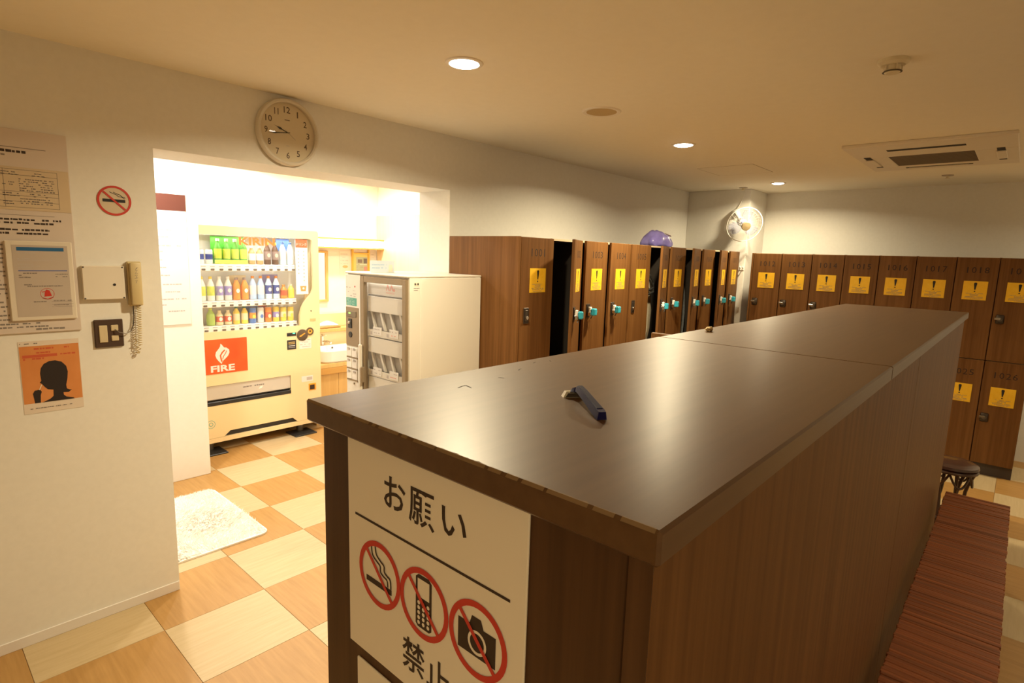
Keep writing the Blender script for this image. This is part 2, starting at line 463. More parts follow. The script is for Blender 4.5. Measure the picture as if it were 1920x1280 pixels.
# ------------------------------------------------------------------ lockers
def door_parts(wd, h):
    """local frame of a door: hinge edge at x 0, door runs to x -wd, front at y 0, z 0..h"""
    g = .003
    return MB().box(-wd + g, -g, 0, .020, .003, h - .003, WOODV, .0022).mesh('door')
def sticker_mesh(wd, h, dz):
    mb = MB(); cx = -wd / 2 + .004; zc = h - dz
    mb.box(cx - .078, cx + .078, -.0012, 0, zc - .076, zc + .076, YEL)
    f = Flat(mb, (cx, -.0012, zc), (1, 0, 0), (0, 0, 1), (0, -1, 0))
    f.poly([(-.0105, .058), (-.006, .064), (.006, .064), (.0105, .058), (.0035, .006), (-.0035, .006)], BLACK)
    f.disc((0, -.006), .0052, BLACK, 12)
    for k, (a, n) in enumerate(((.055, .7), (.028, 1), (.030, .9), (.058, .9), (.058, .9), (.042, .9))):
        f.scrib(-a, a, -.026 - k * .0088, .0042, GREYP, n)
    return mb.mesh('warning_sticker', False)
def lock_mesh(wd, h, dz, knob):
    mb = MB(); cx = -wd + (.060 if not knob else .050); zc = h - dz
    if not knob:
        mb.box(cx - .025, cx + .025, -.006, 0, zc - .050, zc + .050, LOCKP, .003)
        mb.box(cx - .013, cx + .012, -.009, -.006, zc - .036, zc + .036, STEEL, .002)
        mb.cyl((cx - .001, -.009, zc - .012), (0, -1, 0), .010, .008, CHROME, 14)
        mb.box(cx - .006, cx + .004, -.018, -.016, zc - .024, zc - .002, CHROME, .001)
    else:
        mb.box(cx - .026, cx + .026, -.010, 0, zc - .036, zc + .036, LOCKP, .009, 2)
        mb.cyl((cx, -.010, zc), (0, -1, 0), .017, .010, STEEL, 16)
        mb.box(cx - .034, cx + .004, -.024, -.018, zc - .004, zc + .012, CHROME, .002)
        mb.cyl((cx - .002, -.020, zc + .002), (0, -1, 0), .007, .006, CHROME, 12)
    return mb.mesh('lock')
def key_mesh(wd, h, dz):
    mb = MB(); cx = -wd + .060; zc = h - dz
    mb.cyl((cx, -.010, zc + .004), (0, -1, 0), .010, .020, CHROME, 12)
    mb.box(cx - .006, cx + .030, -.062, -.030, zc - .030, zc + .020, BLUEK, .006)
    mb.box(cx - .012, cx + .012, -.030, -.012, zc - .020, zc + .030, WHITEP, .004)
    mb.box(cx + .030, cx + .038, -.056, -.034, zc - .020, zc + .014, WHITEP, .003)
    mb.box(cx - .020, cx - .004, -.034, -.012, zc - .034, zc - .006, CHROME, .003)
    mb.tube([(cx + .050 + .014 * math.cos(a), -.040 + .006 * math.sin(a), zc + .013 * math.sin(a)) for a in [2 * PI * k / 14 for k in range(14)]], .0022, CHROME, 5, True)
    mb.tube([(cx, -.03, zc), (cx + .006, -.036, zc - .030), (cx - .004, -.03, zc - .052)], .004, BLACKP, 6)
    return mb.mesh('wristband_key')
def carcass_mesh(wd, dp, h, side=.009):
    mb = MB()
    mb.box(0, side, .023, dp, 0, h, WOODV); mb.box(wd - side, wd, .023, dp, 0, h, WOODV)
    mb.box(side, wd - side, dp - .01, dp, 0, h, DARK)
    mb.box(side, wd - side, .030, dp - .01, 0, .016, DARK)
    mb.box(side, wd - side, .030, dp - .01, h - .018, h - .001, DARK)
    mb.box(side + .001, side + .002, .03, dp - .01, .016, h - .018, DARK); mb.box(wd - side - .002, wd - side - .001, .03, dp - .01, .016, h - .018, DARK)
    mb.box(side, wd - side, .023, .030, h - .014, h - .001, EDGE)
    return mb.mesh('carcass')
def number_obj(parent, num, wd, h, dz):
    mb = MB(); cx = -wd / 2 + .004; zc = h - dz
    f = Flat(mb, (cx, 0, zc), (1, 0, 0), (0, 0, 1), (0, -1, 0))
    s = str(num)
    for k, ch in enumerate(s):
        x0 = -.078 + k * .041
        if ch == '1': f.text('1', x0 + .010, x0 + .018, -.024, .024, ENGR)
        else: f.text(ch, x0, x0 + .030, -.024, .024, ENGR)
    o = bpy.data.objects.new('number', mb.mesh('number', False)); C.objects.link(o); o.parent = parent
    return o
def child(name, me, parent, loc=(0, 0, 0)):
    o = bpy.data.objects.new(name, me); C.objects.link(o); o.parent = parent; o.location = loc
    return o
Z_SEAM = .957
def make_bank(xpos, rot, pitch, ztop, depth):
    h = ztop - Z_SEAM
    return dict(p=pitch, h=h, door=door_parts(pitch, h), st=sticker_mesh(pitch, h, .268), lk=lock_mesh(pitch, h, .487, rot != 0),
                ky=key_mesh(pitch, h, .487), ca=carcass_mesh(pitch, depth, h), rot=rot)
LB = make_bank(LX0, 0, LP, LZ, .615)
RB = make_bank(RX, -PI / 2, RP, RZ, .66)
def locker(B, loc, label, num, ang, key, group, dzs=.095):
    t = thing('locker', label, 'locker', loc, group, B['rot'])
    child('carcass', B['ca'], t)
    d = child('door', B['door'], t, (B['p'], 0, 0)); d.rotation_euler = (0, 0, math.radians(ang))
    if ang > 8: d['label'] = 'locker door standing ajar'
    if num: number_obj(d, num, B['p'], B['h'], dzs)
    child('warning_sticker', B['st'], d)
    child('lock', B['lk'], d)
    if key: child('wristband_key', B['ky'], d)
    mh = MB(); mh.cyl((B['p'] - .010, .026, B['h'] - .10), (0, 0, 1), .006, .05, CHROME, 8); mh.cyl((B['p'] - .010, .026, .06), (0, 0, 1), .006, .05, CHROME, 8)
    child('hinge', mh.mesh('hinge'), t)
    return t
ANG = {1: 0, 2: 26, 3: 5, 4: 4.5, 5: 2, 6: 17.5, 7: 4, 8: 13.3, 9: 4.5, 10: 11, 11: 5}
LAB = {1: 'brown locker 1001 with shut door and no key, first of the row',
       2: 'brown locker 1002, its door swung widest open, dark inside showing',
       3: 'brown locker 1003 with blue wristband key, next to the widest open door',
       4: 'brown locker 1004 with blue wristband key, between lockers 1003 and 1005',
       5: 'brown locker 1005 with closed door and no key in its lock',
       6: 'brown locker 1006 with ajar door and a beige bag with black straps inside',
       7: 'brown locker 1007 right after the ajar locker holding a bag',
       8: 'brown locker 1008 with ajar door showing grey cloth inside',
       9: 'brown locker 1009 between the ajar lockers 1008 and 1010',
       10: 'brown locker 1010 with ajar door, next to last before the pillar',
       11: 'brown locker 1011, last of its row against the pillar'}
for k in range(1, 12):
    t = locker(LB, (LX0 + (k - 1) * LP, LY, Z_SEAM), LAB[k], 1000 + k, ANG[k], k not in (1, 5), 'upper lockers along the left wall')
    if k == 1:
        e = MB().box(-.022, -.0005, .0, .630, -Z_SEAM, LZ - Z_SEAM, WOODV, .003); child('end_panel', e.mesh('end_panel'), t)
# base cabinet below the left row
t = thing('lower_locker_row', 'lower tier of brown lockers under the row of ajar doors', 'locker', (LX0, LY, 0))
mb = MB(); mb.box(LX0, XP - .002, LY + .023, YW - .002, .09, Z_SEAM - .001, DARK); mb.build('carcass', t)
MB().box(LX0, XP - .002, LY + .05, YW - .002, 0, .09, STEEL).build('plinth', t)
lowd = MB().box(.003, LP - .003, 0, .02, .003, Z_SEAM - .09 - .004, WOODV, .002).mesh('door')
for k in range(11): child('door', lowd, t, (k * LP, 0, .09))

RLAB = {0: 'brown locker 1012, first of the far row beside the pillar',
        1: 'brown locker 1013, second of the far row from the pillar',
        2: 'brown locker 1014, third of the far row from the pillar',
        3: 'brown locker 1015, fourth of the far row from the pillar',
        4: 'brown locker 1016, fifth of the far row from the pillar',
        5: 'brown locker 1017, sixth of the far row from the pillar',
        6: 'dark brown locker 1018 directly above the lower locker 1025',
        7: 'dark brown upper locker at the far right, above the lower locker 1026'}
for k in range(8):
    locker(RB, (RX, RY0 - k * RP, Z_SEAM), RLAB[k], 1012 + k, 0, False, 'upper lockers along the far wall', .103)
hl = Z_SEAM - .10
RL = dict(p=RP, h=hl, door=door_parts(RP, hl), st=sticker_mesh(RP, hl, .285), lk=lock_mesh(RP, hl, .466, True), ca=carcass_mesh(RP, .66, hl), rot=-PI / 2)
for k in (6, 7):
    lab = {6: 'dark lower locker 1025 with a yellow sticker, behind the round stool', 7: 'dark lower locker 1026 at the far right above the floor tiles'}[k]
    locker(RL, (RX, RY0 - k * RP, .10), lab, (1019 + k) if k > 4 else None, 0, False, 'lower lockers along the far wall', .11)
t = thing('lower_locker_row', 'lower tier of brown lockers in the far row, behind the counter', 'locker', (RX, RY0, 0))
MB().box(RX + .023, XB - .012, RY0 - 6 * RP + .001, RY0, .10, Z_SEAM - .001, DARK).build('carcass', t)
for k in range(6):
    o = child('door', RL['door'], t, (0, -(k + 1) * RP, .10)); o.rotation_euler = (0, 0, -PI / 2)
t = thing('locker_plinth', 'dark recessed kick board under the far row of lockers', 'plinth', (RX + .03, RY0 - 8 * RP, 0))
MB().box(RX + .035, XB - .01, RY0 - 8 * RP, RY0, 0, .10, mat('plinth_dark', (.05, .035, .028), .5)).build('board', t)
t = thing('locker_end_panel', 'brown end board closing the far locker row by the pillar', 'panel', (RX + .02, RY0, 0))
MB().box(RX, XB - .012, RY0 + .0005, RY0 + .018, 0, RZ, WOODV, .002).build('board', t)

# bag inside 1006
t = thing('cloth_bag', 'beige cloth bag with black straps hanging in locker 1006', 'bag', (LX0 + 5 * LP + .16, LY + .3, 1.0))
bx = LX0 + 5 * LP
BEI = noisy('beige_cloth', (.34, .29, .20), (.42, .36, .26), .9, (60, 60, 60), 4, .3)
vs_ = []; fs = []
prof = [(1.00, .09, .11), (1.10, .11, .13), (1.25, .10, .13), (1.40, .08, .12), (1.52, .055, .10), (1.62, .03, .05), (1.66, .006, .008)]
n = 18
for (z, ry, rx) in prof:
    for k in range(n):
        a = 2 * PI * k / n; wv = 1 + .08 * math.sin(5 * a + z * 9)
        vs_.append((bx + .16 + rx * math.cos(a) * wv - (1.66 - z) * .03, LY + .17 + ry * math.sin(a) * wv, z))
for i in range(len(prof) - 1):
    for k in range(n): fs.append((i * n + k, i * n + (k + 1) % n, (i + 1) * n + (k + 1) % n, (i + 1) * n + k))
fs.append(tuple(range(n - 1, -1, -1))); fs.append(tuple((len(prof) - 1) * n + k for k in range(n)))
MB().add(vs_, fs, BEI).build('cloth_body', t)
mb = MB()
for dz in (0, -.035):
    mb.tube([(bx + .02, LY + .12, 1.60 + dz), (bx + .09, LY + .05, 1.555 + dz), (bx + .15, LY + .045, 1.50 + dz), (bx + .16, LY + .045, 1.45 + dz), (bx + .09, LY + .05, 1.43 + dz), (bx + .03, LY + .07, 1.435 + dz)], .010, BLACKP, 6)
mb.build('strap', t)
t = thing('grey_garment', 'grey cloth hanging inside the ajar locker 1008', 'clothing', (LX0 + 7 * LP + .16, LY + .3, 1.0))
bx = LX0 + 7 * LP; vs_ = []; fs = []
GRC = noisy('grey_cloth', (.13, .14, .15), (.18, .19, .20), .9, (50, 50, 50), 4, .3)
prof = [(1.0, .10, .10), (1.2, .10, .10), (1.4, .09, .09), (1.55, .06, .07), (1.62, .01, .02)]
for (z, ry, rx) in prof:
    for k in range(n):
        a = 2 * PI * k / n; wv = 1 + .10 * math.sin(6 * a + z * 3)
        vs_.append((bx + .15 + rx * math.cos(a) * wv, LY + .16 + ry * math.sin(a) * wv, z))
for i in range(len(prof) - 1):
    for k in range(n): fs.append((i * n + k, i * n + (k + 1) % n, (i + 1) * n + (k + 1) % n, (i + 1) * n + k))
fs.append(tuple(range(n - 1, -1, -1))); fs.append(tuple((len(prof) - 1) * n + k for k in range(n)))
MB().add(vs_, fs, GRC).build('cloth', t)

# ------------------------------------------------------------------ counter (island of lockers)
t = thing('locker_counter', 'long waist-high walnut counter with a worn glossy top', 'counter', (CX1, CY2, 0))
jx = 1.63
MB().box(CX1, jx - .0008, CY2, CY1, CZ - .036, CZ, WOODT, .0035).build('top_board', t)
MB().box(jx + .0008, CX2, CY2, CY1, CZ - .036, CZ, WOODT, .0035).build('top_board', t)
bx0, bx1, by0, by1 = CX1 + .020, CX2 - .02, CY2 + .014, CY1 - .012
zt = CZ - .0365
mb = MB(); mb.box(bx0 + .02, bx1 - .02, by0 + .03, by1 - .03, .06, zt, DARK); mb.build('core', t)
MB().box(bx0 + .04, bx1 - .04, by0 + .02, by1 - .04, 0, .06, STEEL).build('plinth', t)
# right hand panels, facing the bench
for (a, b) in ((bx0, 2.284), (2.286, bx1)):
    MB().box(a, b, by0, by0 + .026, .04, zt, WOODV, .0015).build('side_panel', t)
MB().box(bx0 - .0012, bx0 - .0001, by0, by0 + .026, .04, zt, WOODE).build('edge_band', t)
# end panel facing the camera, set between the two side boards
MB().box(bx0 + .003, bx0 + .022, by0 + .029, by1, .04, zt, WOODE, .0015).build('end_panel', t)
MB().box(bx1 - .022, bx1 - .003, by0 + .029, by1, .04, zt, WOODV, .0015).build('end_panel', t)
# doors facing the left lockers: two tiers
dw = .2895
cd = MB().box(.003, dw - .003, 0, .018, .003, .655, WOODV, .002).mesh('door')
for tier in (0, 1):
    for k in range(12):
        if tier == 1 and k == 5:
            o = child('door', cd, t, (2.118 - CX1, by1 - CY2 + .001, .732)); o.rotation_euler = (0, 0, math.radians(90)); o['label'] = 'small locker door opened square to the counter'
            continue
        child('door', cd, t, (bx0 - CX1 + .028 + k * dw, by1 - CY2 - .020, .06 + tier * .675))
# worn, chipped near edge of the top and scuffs on it
mb = MB(); CHIP = mat('bare_board', (.21, .13, .058), .7)
y = CY2 + .006; d0 = .002
while y < CY1 - .006:
    l = random.uniform(.002, .008); d1 = random.uniform(.0008, .0024) if random.random() < .85 else random.uniform(.003, .006)
    if random.random() < .88:
        mb.add([(CX1 - .0003, y, CZ - .0030), (CX1 - .0003, y + l, CZ - .0030), (CX1 + .003, y + l, CZ + .0002), (CX1 + .003, y, CZ + .0002)], [(0, 1, 2, 3)], CHIP)
        mb.add([(CX1 + .003, y, CZ + .0002), (CX1 + .003, y + l, CZ + .0002), (CX1 + .003 + d1 * .7, y + l, CZ + .0002), (CX1 + .003 + d0 * .7, y, CZ + .0002)], [(0, 1, 2, 3)], CHIP)
    d0 = d1; y += l
o = mb.build('worn_edge', t, False); o['kind'] = 'stuff'
mb = MB(); sf = Flat(mb, (0, 0, CZ), (1, 0, 0), (0, 1, 0), (0, 0, 1)); SCU = mat('scuff', (.05, .026, .012), .7)
for (x, y, a, l) in ((.69, .735, .2, .012), (.70, .728, 1.3, .010), (.89, .77, .4, .010), (.80, .74, 2.0, .006), (.975, .80, .3, .008), (1.02, .79, .9, .006)):
    dx, dy = math.cos(a) * l, math.sin(a) * l
    sf.line([(x - dx, y - dy), (x + dx * .2, y + dy * .1 + .002), (x + dx, y + dy)], .0028, SCU)
o = mb.build('scuff_marks', t, False); o['kind'] = 'stuff'

# notice signs on the end of the counter.  u runs to the picture's right (-Y)
SX = bx0 + .003
def sign_board(name, label, y1, y0, z0, z1):
    t = thing(name, label, 'sign', (SX, (y0 + y1) / 2, (z0 + z1) / 2))
    MB().box(SX - .004, SX - .0002, y0, y1, z0, z1, SIGNW, .0012).build('board', t)
    mb = MB(); return t, mb, Flat(mb, (SX - .004, 0, 0), (0, -1, 0), (0, 0, 1), (-1, 0, 0))
t, mb, F = sign_board('notice_sign', 'white notice sign with three red prohibition circles on the counter end', .745, .377, 1.056, 1.404)
for ch, a, b, c, d in (('お', -.650, -.600, 1.318, 1.366), ('願', -.592, -.538, 1.314, 1.366), ('い', -.524, -.477, 1.322, 1.360)):
    F.text(ch, a, b, c, d, BROWNP, .012)
for ch, a, b, c, d in (('禁', -.606, -.556, 1.086, 1.137), ('止', -.551, -.503, 1.086, 1.134)):
    F.text(ch, a, b, c, d, BROWNP, .012)
F.rect(-.725, -.401, 1.2785, 1.2825, BROWNP)
mb.build('lettering', t, False)
for i, cy in enumerate((-.662, -.559, -.454)):
    z = 1.203; mb = MB(); F = Flat(mb, (SX - .004, 0, 0), (0, -1, 0), (0, 0, 1), (-1, 0, 0))
    if i == 0:
        F.rect(cy - .034, cy + .030, z - .021, z - .012, BROWNP)
        for dx, dz in ((0, 0), (.010, .004)):
            F.layer(); F.line(smooth([(cy - .020 + dx, z + .040 + dz * .5), (cy - .017 + dx, z + .026 + dz), (cy - .006 + dx, z + .019 + dz), (cy + .002 + dx, z + .015 + dz), (cy + .003 + dx, z + .006 + dz), (cy + .010 + dx, z + .002 + dz), (cy + .019 + dx * .8, z - .001 + dz), (cy + .021 + dx * .8, z - .011)]), .0030, BROWNP)
    elif i == 1:
        F.poly([(cy - .017, z - .034), (cy - .012, z - .038), (cy + .012, z - .038), (cy + .017, z - .034), (cy + .017, z + .036), (cy + .011, z + .041), (cy - .011, z + .041), (cy - .017, z + .036)], BROWNP)
        F.rect(cy + .009, cy + .012, z + .041, z + .047, BROWNP)
        F.layer(); F.rect(cy - .0125, cy + .0125, z + .008, z + .035, SIGNW)
        for a in range(3):
            for b in range(5): F.disc((cy - .010 + a * .010, z - .001 - b * .0075), .0030, SIGNW, 10)
    else:
        F.rect(cy - .035, cy + .032, z - .024, z + .018, BROWNP)
        F.poly([(cy - .014, z + .018), (cy + .011, z + .018), (cy + .006, z + .030), (cy - .010, z + .030)], BROWNP)
        F.layer(); F.ring((cy, z - .004), .0125, .0165, SIGNW, 28)
    mb.build('pictogram', t, False)
    mb = MB(); F = Flat(mb, (SX - .004, 0, 0), (0, -1, 0), (0, 0, 1), (-1, 0, 0)); F.d = .0012
    F.ring((cy, z), .0435, .052, REDP); F.layer(); F.line([(cy - .031, z + .031), (cy + .031, z - .031)], .0062, REDP)
    mb.build('prohibition_ring', t, False)
t, mb, F = sign_board('lower_notice_sign', 'second white notice board right below the prohibition sign', .725, .377, .70, 1.036)
for k in range(5): F.scrib(-.69, -.42, .97 - k * .05, .016, BROWNP)
mb.build('lettering', t, False)

# ------------------------------------------------------------------ razor and crumb on the counter
NAVY = mat('navy_plastic', (.008, .009, .085), .45, spec=.25)
NAVYD = mat('navy_grip', (.016, .014, .055), .6, spec=.15)
RZW = mat('razor_white', (.72, .66, .50), .4)
t = thing('disposable_razor', 'small blue disposable razor with white head lying on the counter top', 'razor', (.75, .5, CZ))
hd = Vector((.713 - .80, .42 - .533, 0)).normalized(); pr_ = Vector((-hd.y, hd.x, 0))
def rz(a, b, z): return Vector((.788, .556, CZ)) + hd * a + pr_ * b + Vector((0, 0, z))
def bar(mb, pts, wid, th, mt):
    """bar of given widths through (a, z) stations"""
    vs_ = []; fs = []
    for (a, z), wd, h in zip(pts, wid, th):
        for (b, c) in ((-wd, 0), (wd, 0), (wd * .75, h), (-wd * .75, h)): vs_.append(rz(a, b, z + c))
    for i in range(len(pts) - 1):
        for k in range(4): fs.append((i * 4 + k, i * 4 + (k + 1) % 4, i * 4 + 4 + (k + 1) % 4, i * 4 + 4 + k))
    fs.append((3, 2, 1, 0)); q = len(pts) * 4; fs.append((q - 4, q - 3, q - 2, q - 1))
    mb.add(vs_, fs, mt)
mb = MB(); bar(mb, [(.016, .010), (.032, .016), (.060, .013), (.10, .007), (.138, .0015), (.146, .001)], [.0045, .0065, .0068, .0075, .0082, .0075], [.007, .010, .011, .012, .013, .012], NAVY); mb.build('handle', t)
mb = MB(); bar(mb, [(.034, .0262), (.060, .0242), (.10, .0192), (.134, .0150)], [.0040, .0045, .0050, .0054], [.001, .0012, .0012, .001], NAVYD); mb.build('grip_strip', t)
mb = MB(); bar(mb, [(-.006, .0), (.008, .0)], [.021, .021], [.009, .011], RZW); mb.build('head', t)
mb = MB(); bar(mb, [(.0075, .0008), (.0092, .0008)], [.017, .017], [.007, .007], STEEL); mb.build('blade', t)
mb = MB(); bar(mb, [(.004, .006), (.012, .011), (.020, .013)], [.010, .009, .006], [.006, .007, .008], NAVY); mb.build('neck', t)
t = thing('crumpled_tissue', 'tiny crumpled beige scrap on the far edge of the counter', 'scrap', (1.907, .79, CZ))
bm = bmesh.new(); bmesh.ops.create_icosphere(bm, subdivisions=2, radius=.013)
for q in bm.verts:
    k = 1 + random.uniform(-.35, .35); q.co = Vector((1.907, .79, CZ + .0075)) + Vector((q.co.x * 1.3 * k, q.co.y * k, max(q.co.z * .7 * k, -.0072)))
MB().bmadd(bm, mat('scrap_paper', (.55, .42, .22), .8)).build('scrap', t, False)

# ------------------------------------------------------------------ bench and stool
by_0, by_1, bz, bxs, bxe = -.092, .186, .42, .55, 4.005
t = thing('slatted_bench', 'low bench of narrow red-brown wooden slats beside the counter', 'bench', ((bxs + bxe) / 2, (by_0 + by_1) / 2, 0))
SLATM = noisy('reed_slat', (.17, .046, .014), (.36, .110, .034), .45, (120, 2.2, 60), 6, .1, .5, rand=2)
pit = .0135; ns = int((bxe - bxs) / pit)
sm = [MB().box(-.0066, .0066, by_0 - d0, by_1 - d1, bz - .012, bz + hh, SLATM, .0012).mesh('slat') for d0, d1, hh in ((0, 0, 0), (.003, .001, .0012), (-.002, .002, -.0008), (.001, -.002, .0006))]
for k in range(ns):
    o = child('slat', random.choice(sm), t, (bxs + (k + .5) * pit - t.location.x, -t.location.y, random.uniform(-.0008, .0008)))
RAIL = mat('bench_frame', (.075, .026, .011), .45)
for yy in (by_0 + .03, by_1 - .06):
    MB().box(bxs + .01, bxe - .01, yy, yy + .03, bz - .05, bz - .0125, RAIL, .002).build('rail', t)
for xx in (bxs + .05, (bxs + bxe) / 2 - .02, bxe - .09):
    for yy in (by_0 + .03, by_1 - .06):
        MB().box(xx, xx + .03, yy, yy + .03, 0, bz - .0505, RAIL, .002).build('leg', t)

sx, sy, sz, q0 = 4.65, .205, .425, .145 / .172
t = thing('round_stool', 'round rattan stool with shiny dark brown cushioned seat past the bench', 'stool', (sx, sy, 0))
LEATH = mat('brown_leather', (.055, .026, .020), .28, coat=.3)
RATT = mat('dark_rattan', (.055, .022, .010), .35)
MB().lathe([(0, sz - .034), (.134, sz - .034), (.145, sz - .024), (.142, sz - .008), (.12, sz + .004), (.07, sz + .010), (0, sz + .012)], LEATH, (sx, sy, 0), n=36).build('seat', t)
MB().tube([(sx + (.158 * q0) * math.cos(a), sy + (.158 * q0) * math.sin(a), sz - .046) for a in [2 * PI * k / 32 for k in range(32)]], .012, RATT, 7, True).build('seat_ring', t)
MB().tube([(sx + .150 * q0 * math.cos(a), sy + .150 * q0 * math.sin(a), .06) for a in [2 * PI * k / 32 for k in range(32)]], .010, RATT, 7, True).build('foot_ring', t)
for k in range(6):
    a = 2 * PI * k / 6 + .3; pts = []
    for q in range(9):
        s_ = q / 8; z = (sz - .046) * (1 - s_) + .011 * s_; rr = q0 * (.150 - .055 * math.sin(PI * s_) + .010 * s_)
        pts.append((sx + rr * math.cos(a + .5 * s_), sy + rr * math.sin(a + .5 * s_), z))
    MB().tube(pts, .0105, RATT, 7).build('leg', t)
for k in range(6):
    a = 2 * PI * k / 6; pts = []
    for q in range(11):
        s_ = q / 10; b = a + s_ * PI / 3
        pts.append((sx + .14 * q0 * math.cos(b), sy + .14 * q0 * math.sin(b), sz - .058 - .09 * math.sin(PI * (1 - abs(1 - 2 * s_)) / 2)))
    MB().tube(pts, .007, RATT, 6).build('bent_brace', t)

# ------------------------------------------------------------------ left wall: clock, notices, phone, switches
def Fl(mb, y=YW): return Flat(mb, (0, y, 0), (1, 0, 0), (0, 0, 1), (0, -1, 0))
cxk, czk, rk = 1.472, 2.270, .165
t = thing('wall_clock', 'round white wall clock above the opening to the washroom', 'clock', (cxk, YW, czk))
RIMC = mat('clock_rim', (.66, .61, .52), .35)
MB().lathe([(rk * .9, 0), (rk, .004), (rk, .026), (rk * .97, .036), (rk * .92, .038), (rk * .885, .030), (rk * .885, .012)], RIMC, (cxk, YW - .0005, czk), (0, -1, 0), 56, False).build('rim', t)
MB().lathe([(0, .0115), (rk * .89, .0115)], mat('clock_dial', (.66, .57, .40), .6), (cxk, YW, czk), (0, -1, 0), 48).build('dial', t)
mb = MB(); F = Flat(mb, (cxk, YW - .0115, czk), (1, 0, 0), (0, 0, 1), (0, -1, 0))
NUM = mat('clock_numeral', (.10, .06, .03), .6)
for k in range(1, 13):
    a = 2 * PI * k / 12; x, z = .112 * math.sin(a), .112 * math.cos(a); s = str(k); wd = .017 * len(s) if k not in (1, 11) else (.007 if k == 1 else .022)
    F.text(s, x - wd / 2, x + wd / 2, z - .0155, z + .0155, NUM, .012)
F.rect(-.014, .014, .060, .064, NUM); F.rect(-.009, .009, -.066, -.063, FAINT)
mb.build('numerals', t, False)
def hand(name, ang, l, wds, d, tail=.0):
    mb = MB(); a = math.radians(ang); dx, dz = math.sin(a), math.cos(a)
    F = Flat(mb, (cxk, YW - d, czk), (dz, 0, -dx), (dx, 0, dz), (0, -1, 0)); pts = [(-wds[0], -tail)]
    m = len(wds)
    for i, q in enumerate(wds): pts.append((-q, l * i / (m - 1)))
    for i, q in reversed(list(enumerate(wds))): pts.append((q, l * i / (m - 1)))
    pts.append((wds[0], -tail)); F.poly(pts, BLACK); mb.build(name, t, False)
hand('hour_hand', 292, .074, [.0022, .0022, .0022, .0060, .0012, .0004], .014)
hand('minute_hand', 262, .104, [.0018, .0018, .0018, .0022, .0036, .0010, .0003], .016, .012)
hand('second_hand', 128, .050, [.0005, .0005], .0175, .02)
R_ = 1.0; pf = [(rk * .885 * q / 8, .027 + (R_ - R_) + (math.sqrt(R_ ** 2 - (rk * .885 * q / 8) ** 2) - math.sqrt(R_ ** 2 - (rk * .885) ** 2))) for q in range(8, -1, -1)]
mb = MB(); mb.lathe(pf, glass('clock_glass'), (cxk, YW, czk), (0, -1, 0), 48)
mb.f = [q for q in mb.f if len(q) == 4]; mb.mi = mb.mi[:len(mb.f)]; mb.build('cover_glass', t)

# large notice board with a pinned sheet and a framed certificate
t = thing('notice_board', 'large pale price and rules panel at the left edge of the wall', 'notice board', (.2, YW, 1.7))
BRD = mat('notice_panel', (.64, .56, .50), .55)
MB().box(-.15, .548, YW - .008, YW - .0005, 1.318, 2.098, BRD, .0015).build('panel', t)
mb = MB(); F = Fl(mb, YW - .008)
F.rect(-.12, .480, 2.0290, 2.0315, GREYP); F.scrib(-.10, .43, 2.010, .0105, BROWNP); F.scrib(.0, .36, 1.996, .007, GREYP); F.scrib(-.1, .335, 1.985, .009, BROWNP); F.scrib(-.1, .31, 1.965, .009, BROWNP)
F.rect(-.12, .480, 1.9500, 1.9520, GREYP)
F.rect(-.12, .49, 1.7770, 1.7785, GREYP)
for z in (1.757, 1.744): F.scrib(-.1, .51 - (.025 if z < 1.75 else 0), z, .0085, BROWNP)
for z in (1.718, 1.704): F.scrib(-.1, .47, z, .0085, BROWNP)
for z in (1.353, 1.340): F.scrib(-.1, .42 if z > 1.35 else .44, z, .0070, GREYP)
F.scrib(.40, .50, 1.328, .0085, GREYP)
for k in range(18): F.scrib(-.1, .325, 1.66 - k * .017, .0075, GREYP)
mb.build('print', t, False)
mb = MB(); mb.box(-.12, .545, YW - .0095, YW - .0081, 1.797, 1.958, mat('insert_sheet', (.62, .50, .34), .6)); mb.build('price_sheet', t)
mb = MB(); F = Fl(mb, YW - .0095)
for z in (1.948, 1.928, 1.866, 1.851, 1.829, 1.807): F.rect(-.1, .508, z, z + .0013, GREYP)
for xx in (.345, .508): F.rect(xx, xx + .0013, 1.807, 1.949, GREYP)
for (a, b, z, nn) in ((.33, .40, 1.936, 2), (.42, .475, 1.936, 2), (.39, .50, 1.912, 6), (.33, .385, 1.898, 2), (.34, .40, 1.857, 2), (.42, .475, 1.857, 2), (.39, .49, 1.838, 3), (.34, .38, 1.826, 2)):
    for q in range(nn): F.scrib(a, b - random.uniform(0, .012), z - q * .0085, .0045, GREYP, .7)
mb.build('sheet_print', t, False)

